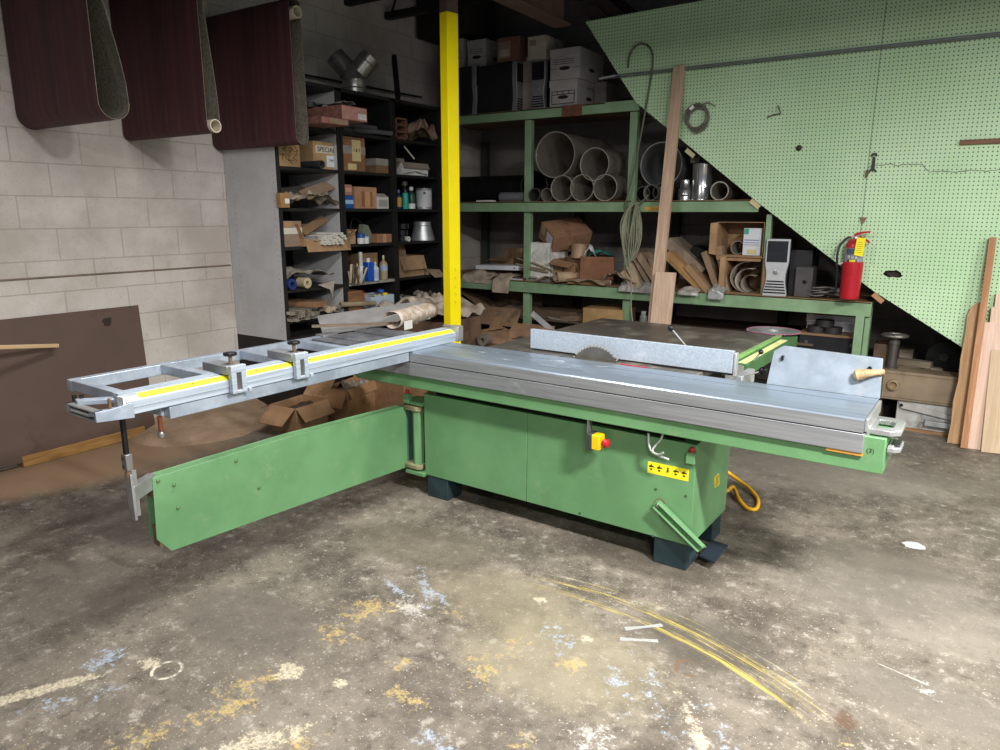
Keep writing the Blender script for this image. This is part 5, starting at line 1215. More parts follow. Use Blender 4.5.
def low_shelf():
    d = DZ[0]+.001; Y = RY
    KR = M('a59684', .8, var=.3, scale=12); Q = 'cartons on the lower green shelf'
    # left bay
    c = ony(480, 276, Y); crumple('packing_paper', 'crumpled brown paper hanging over the beam beside the yellow post', 'packing paper', (ony(476,275,Y).x, Y-.035, d+.004), .36, .40, .09, KR, 81, (0,0,0), 16, droop_front=.06, fq=1.4)
    crumple('packing_paper', 'crumpled brown paper strip hanging down over the beam under the white box', 'packing paper', (ony(502,275,Y).x, Y-.05, d+.012), .20, .30, .05, KR, 83, (0,0,0), 14, droop_front=.15, fq=1.4)
    o = MB().box(-.09, .11, 0, .20, 0, .010).build('white_sheet', M('c9cacb', .5), None, (ony(512,279,Y).x, Y+.01, d+.002)); tag(o, 'flat white sheet on the lower shelf under the paper strip', 'sheet')
    o = MB().box(-.03, .07, 0, .06, 0, .025).build('dark_block', M('57423a', .7), None, (ony(518,280,Y).x, Y+.02, d+.0), bev=.003); tag(o, 'small dark reddish block at the shelf edge by the left green post', 'block')
    fr = GF(475, 517, 261.5, d, Y+.05); r = thing('long_white_box', 'long flat white box propped above the crumpled paper', 'box', (fr[0].x, Y+.06, d+.085), 0, None, (0, R(-1.2), 0)); MB().box(-fr[1]/2, fr[1]/2, 0, .22, 0, .045).build('box_body', M('cfd0d3', .55, var=.05), r, bev=.003); MB().box(fr[1]/2-.045, fr[1]/2-.03, -.0016, 0, .016, .03).build('round_logo', M('4a3d3a', .6), r)
    p = ony(503, 262, Y+.3); openbox('small torn cardboard box standing behind the long white box', (Vector((p.x, Y+.30, d)), .24, .19), .2, '8d6c4c', 0, [('f', 100), ('l', 110), ('b', 10)], None, fl=1.0)
    for i, (a, b) in enumerate((((517,258),(546,268)), ((516,263.5),(545,270)), ((521,267),(548,272)), ((532,262),(556,272)))):
        p = ony(*a, Y+.10-.02*i); q = ony(*b, Y+.03-.012*i); v = (q-p); L = v.length
        o = MB().box(-.010, .010, -.004, .004, 0, L).build('wood_strip', wood('b3a28c','93816c','z'), None, p); o.rotation_euler = v.to_track_quat('Z','Y').to_euler()
        tag(o, ('pale wood strip leaning across the left green post, uppermost of four','pale wood strip, second of four at the left green post','pale wood strip, third of four at the left green post','pale wood strip lying in front of the galvanised bin')[i], 'wood strip')
    fr = GF(527, 551, 243, d, Y+.03)
    r = thing('metal_bin', 'pale square metal bin standing right of the left green post', 'metal bin', fr[0]+Vector((0,.02,0)), R(-8)); w = fr[1]; h = fr[2]; BM = M('e0dfd8', .5, .05, var=.2, dirt='5d5b57', dscale=4, damt=.6)
    m = MB(); m.box(-w/2, w/2, 0, .004, 0, h); m.box(-w/2, w/2, .27, .274, 0, h); m.box(-w/2, -w/2+.004, 0, .274, 0, h); m.box(w/2-.004, w/2, 0, .274, 0, h); m.box(-w/2, w/2, 0, .274, 0, .004); m.build('bin_body', BM, r); m = MB(); m.tube([(-w/2,0,h),(w/2,0,h),(w/2,.274,h),(-w/2,.274,h)], .004, 6, closed=True); m.build('bin_rim', BM, r)
    # middle bay
    p = ony(543, 231, Y+.10); fr = (p, .36, .20)
    r, w, h = carton('large brown carton tilted up against the shelf with a white label', (Vector((ony(546,244,Y+.12).x, Y+.10, d+.35)), .28, .17), .42, '966b4e', 0, 'edge', [(.50,.90,.30,.88,'c4c3c6'),(.12,.34,.45,.95,'a78d77')], None, rot=(R(8), R(30), R(-28)), tapemat=M('8f6c50', .5))
    carton('dull brown carton standing behind the metal bin under the tilted carton', (Vector((ony(556,262,Y+.36).x, Y+.38, d)), .46, .26), .3, '5d4636', 0, None)
    fr = GF(552, 574, 249, d, Y+.06)
    r, w, h = openbox('small dented cardboard box with its lid flap folded over, marked I', (fr[0]+Vector((0,0,.035)), .26, .17), .22, '9b7450', R(-6), [('f', 112), ('r', 150), ('b', 60)], None, rot=(R(2), R(6), R(-8)), fl=.9)
    MB().box(-.006, .006, -.0015, 0, .05, .145).build('marker_line', PEN, r)
    p = ony(579, 243, Y+.12); r = thing('tape_roll', 'fat brown tape roll resting on the dented box', 'tape roll', (p.x, Y+.13, d+.235), 0); MB().ring(.075, .04, .13, 30).build('roll', M('a3856a', .35, var=.2, spec=.7), r)
    o = MB().box(-.10, .10, 0, .16, 0, .19).build('box_stand', CARD('6b4f3a'), None, (p.x+.0, Y+.10, d+.04), bev=.004); tag(o, 'plain brown box standing under the fat tape roll', 'box')
    fr = GF(583, 612, 247, d, Y+.03)
    r, w, h = openbox('brown cardboard box holding green and white plastic, right of the dented box', (fr[0]+Vector((0,0,.052)), .31, .205), .26, '86573a', R(24), [('f', 176)], None, fl=.25)
    b = fr[0]
    crumple('plastic_wrap', 'green plastic wrap sticking out of the brown box', 'plastic', (b.x+.0, b.y+.08, d+.22), .24, .2, .11, M('3f8a78', .35, var=.2, spec=.7), 91, (0,0,R(24)), 10, fq=1.5)
    crumple('plastic_wrap', 'white plastic bag sticking out of the brown box', 'plastic', (b.x-.10, b.y+.04, d+.22), .12, .14, .14, M('d0d3d0', .35, var=.1, spec=.7), 92, (0,0,R(24)), 10, fq=2)
    fr = GF(572, 604, 270, d, Y-.0); r = thing('flat_box', 'flat brown carton lying under the box of plastic', 'box', (fr[0].x, Y+.01, d), R(16)); MB().box(-.20, .20, .0, .24, 0, .05).build('box_body', CARD('96683f'), r, bev=.003); MB().box(.201, .204, .02, .22, .005, .045).build('white_end', PAPERW, r)
    for i, (x, y0, w_, dd, hh, sd, lb) in enumerate(((560,Y-.07,.46,.40,.085,101,'flattened brown papers at the shelf edge under the dented box'),(614,Y-.03,.46,.34,.13,103,'crumpled grey brown paper sacks left of the rope'),(588,Y-.07,.40,.26,.06,105,'loose brown paper sheets under the flat carton'))):
        crumple('paper_sack', lb, 'paper sack', (ony(x,280,Y).x, y0, d+.002), w_, dd, hh, M(('a5937e','9c8b78','95846f')[i], .8, var=.3, scale=10), sd, (0,0,R((5,-8,3)[i])), 14, fq=1.2)
    p = ony(557, 285, Y-.08); r = thing('paper_roll', 'rolled brown paper jutting out over the shelf edge', 'roll', (p.x, Y-.10, d-.0), 0, None, (0,0,R(-28)))
    pr = []
    m = MB()
    def sp(u, v): a = 2*PI*2.6*u; rad = .012+.045*u; return Vector((rad*math.cos(a), v*.40, .058+rad*math.sin(a)))
    m.sheet(sp, 50, 3); m.build('paper', M('a58e74', .8, var=.25), r, solid=.002)
    fr = (Vector((ony(532,277,Y).x, Y+.0, d)), .09, .05); crumple('paper_label_wad', 'small white wad of paper by the wood strips at the post', 'paper', fr[0], .13, .12, .06, M('b3afa6', .8, var=.3, scale=25), 111, (0,0,0), 8, fq=2)
    # right bay: leaning cardboard and boxes
    def lean(lb, quad, depth, col, Yq, nm='cardboard_box', tp=None, cat='box', yaw=0.0):
        """a box lying slanted: quad = centre px, length, width (m), tilt angle in the plane of the shelf front"""
        (px, py), L, W_, ang = quad; p = ony(px, py, Yq)
        r = thing(nm, lb, cat, p, 0, None, (0, R(ang), yaw))
        MB().box(-L/2, L/2, 0, depth, -W_/2, W_/2).build('box_body', CARD(col), r, bev=.004)
        if tp: MB().box(-L/2-.001, L/2+.001, -.0014, depth*.5, -W_/2+.03, -W_/2+.075).build('packing_tape', TAPE, r)
        return r
    lean('tan carton slanting behind the rope, leftmost of the leaning cartons', ((634,278), .27, .055, 60), .30, 'b39a7c', Y-.02)
    lean('wide tan cardboard flap fanned out behind the rope', ((641,271), .30, .035, 55), .30, 'a08870', Y+.03)
    lean('thin grey cardboard piece leaning against the left edge of the plank', ((655,274), .30, .035, 66), .30, '94806a', Y+.01)
    lean('small tan carton slanting in front of the rope end', ((629,281), .22, .05, 48), .25, 'a78c6e', Y-.02)
    lean('flat brown carton slanting over the long tan carton', ((697,279), .30, .05, 46), .22, '9c7a56', Y-.01)
    lean('thin brown carton slanting left of the plank', ((648,270), .34, .06, 52), .30, '9f8468', Y+.0)
    lean('dark folded cardboard standing left of the plank', ((643,260), .26, .05, 36), .30, '93806c', Y+.08)
    lean('long tan carton slanting down to the right of the plank', ((686,273), .48, .085, 40), .25, 'a77d49', Y+.02, tp=True)
    lean('grey brown flat carton slanting above the long tan carton', ((684,257), .42, .09, 38), .3, '8e7c68', Y+.12)
    lean('narrow tall brown carton leaning left of the stacked boxes', ((711,273), .38, .05, 66), .3, '8d6f54', Y+.04)
    lean('second narrow brown carton leaning against the stacked boxes', ((722,270), .40, .05, 76), .3, '93755a', Y+.06)
    lean('black box lying behind the slanting cartons', ((700,257), .20, .14, 20), .2, '1c1c1f', Y+.22)
    FILM = M('9a9690', .3, var=.35, scale=22, spec=.8)
    crumple('plastic_bag', 'crinkled clear plastic bag at the shelf edge left of the plank', 'plastic bag', (ony(636,288,Y).x, Y-.05, d-.01), .32, .22, .10, FILM, 121, (0,0,0), 14, fq=1.5, droop_front=.03)
    crumple('plastic_bag', 'crinkled plastic end of the long tan carton hanging over the beam', 'plastic bag', (ony(690,290,Y).x, Y-.06, d-.005), .18, .16, .06, FILM, 123, (0,0,0), 10, fq=2, droop_front=.03)
    crumple('plastic_bag', 'grey plastic bag hanging over the beam below the narrow cartons', 'plastic bag', (ony(718,289,Y).x, Y-.07, d+.005), .13, .22, .09, M('8d8f8e', .3, var=.35, scale=20, spec=.8), 125, (0,0,0), 12, fq=1.6, droop_front=.06)
    fr = GF(725, 763, 257, d, Y+.03)
    r, w, h = openbox('lower open cardboard box on its side holding curled sheets', fr, .32, '9a7652', 0, [('l', 60), ('r', 80)], None, front_open=True, fl=.3)
    for i, (rad, cx, cz, a0, a1) in enumerate(((.125, .035, .135, 1.5, 4.7), (.098, .045, .107, 1.3, 4.7), (.070, .06, .082, 1.1, 4.6))):
        m = MB(); m.sheet(lambda u, v: Vector((cx*(w/.25)-.02+rad*1.1*math.cos(a0+(a1-a0)*u), .03+v*.26, cz+rad*math.sin(a0+(a1-a0)*u))), 20, 2)
        o = m.build('curled_sheet', M(('8d8478','a39b8f','7e766b')[i], .7), None, fr[0], solid=.0015); tag(o, ('outermost curled grey sheet in the lower open box','middle curled grey sheet in the lower open box','innermost curled grey sheet in the lower open box')[i], 'sheet')
    fr2 = GF(717, 764, 222, d+h+.006, Y+.05)
    r, w2, h2 = openbox('upper open cardboard box on its side with a white carton inside', (fr2[0], fr2[1], fr2[2]), .32, 'a47c56', 0, [('l', 75), ('t', 100)], None, front_open=True, fl=.3)
    zz = fr2[0].z+.006
    r, w3, h3 = carton('white carton with blue lines and green corner inside the upper open box', (Vector((ony(752,240,Y+.07).x, Y+.065, zz)), .14, h2*.80), .14, 'c9ccd0', 0, None, [(.08,.92,.55,.58,'5d6a9c'),(.08,.92,.46,.48,'5d6a9c'),(.08,.92,.38,.40,'8189a8'),(.04,.30,.78,.98,'3fa08d'),(.3,.8,.06,.22,'c8b884')], None, mat=M('ccced3', .5, var=.04))
    r = thing('paper_tube', 'grey paper tube lying in the upper open box', 'tube', (ony(738,243,Y+.10).x, Y+.10, zz)); MB().ring(.058, .052, .24, 28, Matrix.Translation((0,0,.058)) @ Matrix.Rotation(-PI/2,4,'X')).build('tube_wall', M('857d74', .7), r)
    # computers and extinguisher end
    fr = GF(765.5, 790, 239, d, Y+.0); tower('silver fronted computer tower standing on the lower green shelf', fr[0], fr[1]*.98, fr[2], .42, R(4), True)
    fr = GF(790, 812, 250, d, Y+.12); carton('dark box behind the grey speaker on the lower shelf', fr, .3, '222024', 0, None, mat=M('232226', .6))
    fr = GF(795, 812.5, 267, d, Y+.05); r = thing('speaker', 'dark grey upright speaker with a round button beside the silver tower', 'speaker', fr[0]); w, h = fr[1], fr[2]; MB().box(-w/2, w/2, 0, .16, 0, h).build('cabinet', M('4b4849', .6), r, bev=.006); MB().lathe([(.018,0),(.018,.003),(.012,.005),(0,.005)], 18).build('round_button', BLACK, r, loc=(.01,0,h*.52), rot=(PI/2,0,0))
    rn = random.Random(17)
    for k, (px, lb, col) in enumerate(((818,'grey cable coiled at the left of the cable heap','6a6664'),(825,'black cable coiled in the middle of the cable heap','2c2a2a'),(831,'pale cable coiled at the right of the cable heap by the extinguisher','948c84'))):
        c = ony(px, 294, Y+.09); P = []
        for i in range(60):
            a = i*.52; rr = .055+.02*math.sin(i*.9+k); P.append(Vector((c.x+rr*1.25*math.cos(a)+rn.uniform(-.006,.006), c.y+.02*k-.01+rr*.7*math.sin(a), d+.010+.0011*i+.012*abs(math.sin(i*.35+k)))))
        o = MB().tube(smooth_path(P, 3), .0055, 6).build('cable', M(col, .5)); tag(o, lb, 'cable')
    # fire extinguisher hung just before the slanting edge
    Ye = 5.905; b = ony(849, 298.5, Ye); RED_E = M('b01f2c', .3, var=.06)
    e = thing('fire_extinguisher', 'red fire extinguisher with a yellow tag hung on the pegboard edge', 'fire extinguisher', (b.x, Ye, b.z))
    H = ony(852, 257, Ye).z-b.z; s = 1.0; rad = .068
    def zz_(y): return ony(850, y, Ye).z-b.z
    zb, zs, zl, zt = zz_(262), zz_(268), zz_(247), zz_(240)
    MB().lathe([(rad*.93,0),(rad*.97,.006),(rad,.02),(rad*1.05,zz_(270)),(rad*1.06,zb),(rad*1.0,zb+.004)], 36).build('holder', RED_E, e)
    MB().lathe([(rad*.93,.01),(rad*.93,zl),(rad*.86,zl+.03),(rad*.55,zl+.055),(rad*.3,zl+.06),(rad*.3,zt+.01),(0,zt+.01)], 36).build('cylinder', M('b4303a', .3), e)
    lb = MB().lathe([(rad*.935,zb+.004),(rad*.945,zb+.004),(rad*.945,zl-.006),(rad*.935,zl-.006)], 36).build('label', M('8f949c', .4, var=.06), e)
    def patch(nm, z0, z1, a0, a1, mt, rr=.952):
        m = MB(); m.sheet(lambda u, v: Vector((rad*rr*math.cos(a0+(a1-a0)*u), rad*rr*math.sin(a0+(a1-a0)*u), z0+(z1-z0)*v)), 10, 1); return m.build(nm, mt, lb)
    A0, A1 = -PI/2-.75, -PI/2+.55; ht = zl-zb
    patch('label_panel', zb+ht*.52, zb+ht*.92, A0, A1, M('4a5366', .5)); patch('label_panel', zb+ht*.02, zb+ht*.20, A0+.2, A1-.05, M('2b2722', .5)); patch('label_yellow', zb+ht*.04, zb+ht*.18, A0+.45, A1-.2, M('d9c22a', .5), .956); patch('label_panel', zb+ht*.24, zb+ht*.48, A0+.1, A1, M('2f3138', .5))
    for i, ch in enumerate('ABC'):
        a = -PI/2-.42+.40*i; patch('label_square', zb+ht*.27, zb+ht*.46, a-.14, a+.14, M('d9d9d6', .5), .958)
        text(ch, 'label_letter', .024, INK, lb, (rad*.967*math.cos(a), rad*.967*math.sin(a), zb+ht*.365), (PI/2, 0, a+PI/2), .0003)
    vz = zt+.012
    m = MB(); m.lathe([(.016,0),(.018,.004),(.018,.022),(.012,.03),(0,.03)], 16, Matrix.Translation((0,0,vz-.01))); m.box(-.03,.0,-.008,.008,vz,vz+.016); m.build('valve', M('c2c2c0', .3, .6), e)
    m = MB(); m.prism([(-.012,vz+.014),(.03,vz+.032),(.09,vz+.044),(.096,vz+.056),(.03,vz+.050),(-.014,vz+.032)], -.009, .009, 'y'); m.build('lever', RED_E, e)
    m = MB(); m.prism([(.0,vz+.002),(.05,vz-.004),(.092,vz-.034),(.100,vz-.024),(.054,vz+.010),(.0,vz+.016)], -.009, .009, 'y'); m.build('carry_handle', RED_E, e)
    P = [Vector(p) for p in ((-.025,0,vz+.008),(-.06,-.01,vz+.0),(-.095,-.02,vz-.05),(-.108,-.03,zl-.05),(-.105,-.03,zb),(-.098,-.02,zb-.08),(-.095,-.02,.03))]
    MB().tube(smooth_path(P, 6), [.008]*31+[.010]*6 if False else .008, 10).build('hose', BLACK, e)
    MB().tube([(-.112,-.025,zb-.02),(-.06,-.03,zb-.005)], .005, 8).build('hose_clip', M('c2c0bb', .4), e)
    p0 = ony(858, 239, Ye-.06); tg = MB(); tg.prism([(-.030,-.062),(.030,-.066),(.028,.066),(-.030,.066)], -.0006, .0006, 'y'); t_ = tg.build('inspection_tag', M('f1e31e', .5, var=.04), e); q = ony(860, 247, Ye-.075); t_.location = (q.x-b.x, -.078, q.z-b.z); t_.rotation_euler = (0, R(4), 0)
    m = MB()
    for i in range(6): m.box(-.020, .012+.003*(i % 3), -.0012, -.0006, .030-.014*i, .033-.014*i)
    m.build('tag_lines', M('8d8420', .6), t_)
    MB().box(-.02,.02,rad*.9,.078,zb+.02,zb+.10).build('wall_bracket', STEEL, e)
low_shelf()

def hanging():
    Yp = 5.985; WD = wood('cdb39d', 'b3937b', 'z')
    # tall plank and the short wide board in front of it
    def leanboard(nm, lb, top, topz_y, base, wd, th, mat, wz=None, poly=None, group=None, cat='board'):
        T = Vector(top); B = Vector(base); v = T-B; L = v.length
        x = Vector((1,0,0)); z = v.normalized(); y = z.cross(x).normalized(); x = y.cross(z)
        o_m = MB()
        if poly: o_m.prism([(p[0]*wd, p[1]*L) for p in poly], -th, 0, 'y')
        else: o_m.box(-wd/2, wd/2, -th, 0, 0, L)
        o = o_m.build(nm, mat, None, bev=.002); o.matrix_world = Matrix(((x.x,y.x,z.x,B.x),(x.y,y.y,z.y,B.y),(x.z,y.z,z.z,B.z),(0,0,0,1)))
        tag(o, lb, cat, group); return o
    tl = ony(673, 67, Yp-.045); trr = ony(684, 67, Yp-.045); w = trr.x-tl.x
    bx = ony(655, 322, 5.60).x
    topc = Vector(((tl.x+trr.x)/2, Yp-.004, tl.z)); k = (topc.z-.74)/topc.z
    base = Vector((topc.x+(bx-topc.x)/k*1.0, 5.45, 0))
    leanboard('tall_plank', 'tall rough plank leaning on the pegboard behind the saw', topc, None, base, w, .038, WD)
    a = ony(676, 273, 5.56); l = ony(655.5, 273, 5.56)
    leanboard('short_board', 'short wide board standing in front of the tall plank', ((a.x+l.x)/2, 5.575, a.z), None, ((a.x+l.x)/2+.0, 5.40, 0), a.x-l.x, .02, wood('d0b7a2','b8997f','z'))
    # rail across the pegboard
    p = ony(601, 76, Yp-.03); q = ony(1003, 33.5, Yp-.03); zz = (p.z+q.z)/2
    r = thing('conduit', 'long grey conduit running across the pegboard', 'conduit', (p.x, Yp-.02, zz))
    L = 3.2-p.x
    MB().tube([(0,0,0),(L,0,0)], .008, 12).build('tube', M('7f838b', .4, .5), r); MB().tube([(0,0.004,-.017),(L,.004,-.017)], .004, 10).build('thin_tube', M('6c6f78', .4, .5), r)
    m = MB(); m.tube([(-.02,0,-.012),(.13,0,.0)], .010, 12); m.build('bright_coupling', M('c4c6ca', .3, .6), r)
    # coil of wire with a white clip
    c = ony(696.5, 119, Yp-.02); P = []; rn = random.Random(2)
    for i in range(150): a = 2*PI*i/18+.6; rr = .085+.022*math.sin(i*.37)+rn.uniform(-.004,.004); P.append(Vector((rr*math.cos(a), -.012+.010*math.sin(i*.23), rr*1.08*math.sin(a))))
    P += [Vector((.03,-.005,.10)), Vector((.09,-.003,.118)), Vector((.15,0,.085))]
    r = thing('wire_coil', 'coil of grey cable hung on the pegboard beside the tall plank', 'cable coil', (c.x, Yp-.022, c.z)); MB().tube(smooth_path(P, 2), .0042, 6).build('cable', M('6c6660', .5, var=.3), r)
    cl = MB().box(-.02,.02,-.012,.012,-.013,.013).build('white_clip', M('d5d4d2', .4), r, bev=.004); cl.location = (-.035,-.025,.085); cl.rotation_euler = (0, R(-35), 0)
    # hooks left on the board
    h = ony(777, 112, Yp-.01); o = MB().tube([Vector((-.07,0,-.035)), Vector((-.02,-.012,-.020)), Vector((.035,-.03,-.016)), Vector((.022,-.034,.012)), Vector((.008,-.035,.045))], .005, 8).build('peg_hook', M('5b5a4c', .6, .4)); o.location = (h.x, Yp-.008, h.z); tag(o, 'bent wire hook stuck in the middle of the pegboard', 'hook')
    h = ony(873.5, 162, Yp-.01); m = MB(); m.prism([(-.012,-.05),(.012,-.05),(.010,.03),(-.008,.04)], -.008, 0, 'y'); m.prism([(-.022,.04),(-.014,.035),(-.006,.05),(.004,.05),(.012,.036),(.020,.042),(.015,.062),(-.016,.062)], -.008, 0, 'y'); m.prism([(-.018,-.05),(-.026,-.066),(-.016,-.078),(-.012,-.062),(.012,-.062),(.018,-.076),(.026,-.064),(.016,-.05)], -.008, 0, 'y')
    o = m.build('spanner', M('3b3b38', .5, .5)); o.location = (h.x, Yp-.004, h.z); tag(o, 'black double ended spanner shaped bracket on the pegboard joint', 'bracket')
    h = ony(867, 174, Yp-.01); o = MB().prism([(-.010,-.03),(.006,-.02),(.012,.02),(0,.035),(-.012,.015)], -.012, 0, 'y').build('wood_chip', M('6b5646', .8)); o.location = (h.x, Yp-.004, h.z); tag(o, 'small brown scrap stuck on the joint below the black bracket', 'scrap')
    h = ony(863, 220, Yp-.01); o = MB().prism([(-.022,.02),(.024,.018),(.010,-.015),(0,-.03),(-.012,-.01)], -.012, 0, 'y').build('wood_chip', M('7a6650', .8)); o.location = (h.x, Yp-.004, h.z); tag(o, 'small brown scrap on the pegboard above the extinguisher', 'scrap')
    h = ony(799, 148, Yp-.01); o = MB().lathe([(.020,0),(.022,.008),(.016,.016),(0,.02)], 12).build('rubber_knob', M('2c2a26', .6)); o.location = (h.x, Yp-.004, h.z); o.rotation_euler = (PI/2,0,0); tag(o, 'small black knob on the pegboard right of the bent hook', 'knob')
    a = ony(960, 142.5, Yp-.02); o = MB().box(0, .62, -.022, 0, -.016, .016).build('wood_strip', wood('84604b','6a4a39','x'), None, (a.x, Yp-.004, a.z), bev=.002); o.rotation_euler = (0, R(0), 0); tag(o, 'brown wood strip fixed across the right edge of the pegboard', 'wood strip')
    # hooked rod and rope on the rack post
    Yr = RY-.03; P = [ony(x, y, Yr) for x, y in ((628,68),(629,58),(633,49),(640,44),(648,46),(652.5,55),(652,70),(648,95),(644,118),(639,145),(633,175),(627,198),(625,206),(628,212),(634,209),(641,203),(648,195))]
    o = MB().tube(smooth_path(P, 5), .0085, 8).build('hooked_cable', M('5f6355', .5, var=.2)); tag(o, 'stiff grey cable bent into a hook above the rack post', 'cable')
    P = []; rn = random.Random(6); c = ony(634, 206, RY-.05); Zt = c.z; n = 17
    for i in range(n):
        wv = .025+.055*rn.random(); dp = .26+.26*rn.random(); yo = -.004*i; xo = rn.uniform(-.02,.02)
        P += [Vector((c.x-.02+xo*.3, c.y+yo*.4, Zt+rn.uniform(-.01,.02))), Vector((c.x-wv-.01+xo, c.y+yo, Zt-dp*.35)), Vector((c.x-wv*.8+xo, c.y+yo, Zt-dp*.8)), Vector((c.x+xo, c.y+yo, Zt-dp)), Vector((c.x+wv*.9+xo, c.y+yo, Zt-dp*.75)), Vector((c.x+wv+xo, c.y+yo, Zt-dp*.35)), Vector((c.x+.03+xo*.3, c.y+yo*.4, Zt+rn.uniform(-.01,.02)))]
    P += [Vector((c.x+.0, c.y-.08, Zt-.35)), Vector((c.x+.04, c.y-.09, Zt-.62)), Vector((c.x+.05, c.y-.09, Zt-.85)), Vector((c.x+.08, c.y-.09, Zt-1.05))]
    o = MB().tube(smooth_path(P, 5), .0062, 6).build('rope_coil', M('8e8f78', .75, var=.2)); tag(o, 'hank of pale grey green rope hanging on the rack post', 'rope')
    # boards leaning at the right edge
    G = None; OAK = wood('d6c0aa', 'c4a990', 'z'); PINK = wood('d8bfae', 'c8aa97', 'z'); TAN = wood('ccb596', 'b8a082', 'z'); LIVE = wood('c9a37c', 'ad865f', 'z')
    yb = 5.83
    poly = [(-.50,0),(.5,0),(.5,.97),(.30,1.0),(.02,.985),(-.20,.955),(-.30,.90),(-.28,.8),(-.36,.6),(-.33,.45),(-.45,.3),(-.42,.15)]
    leanboard('live_edge_board', 'live edge brown board with a rounded top leaning on the pegboard', (.045, 5.975, 1.01), None, (.065, yb+.05, 0), .13, .028, LIVE, poly=poly)
    leanboard('wood_stick', 'tall thin reddish stick leaning in front of the live edge board', (.090, 5.975, 1.448), None, (.104, yb-.03, 0), .042, .045, wood('b98a66','9c6f4c','z'))
    leanboard('oak_board', 'pale board whose end stands highest at the right edge', (.235, 5.975, 1.075), None, (.27, yb+.055, 0), .16, .022, OAK)
    leanboard('oak_board', 'pale knotty board second highest at the right edge', (.225, 5.950, .985), None, (.26, yb+.02, 0), .17, .022, OAK)
    leanboard('oak_board', 'pinkish board with its end just below the knotty one', (.20, 5.925, .88), None, (.225, yb-.02, 0), .20, .022, PINK)
    leanboard('oak_board', 'tan grained board standing lowest in front at the right edge', (.255, 5.895, .70), None, (.285, yb-.055, 0), .16, .022, TAN)
hanging()

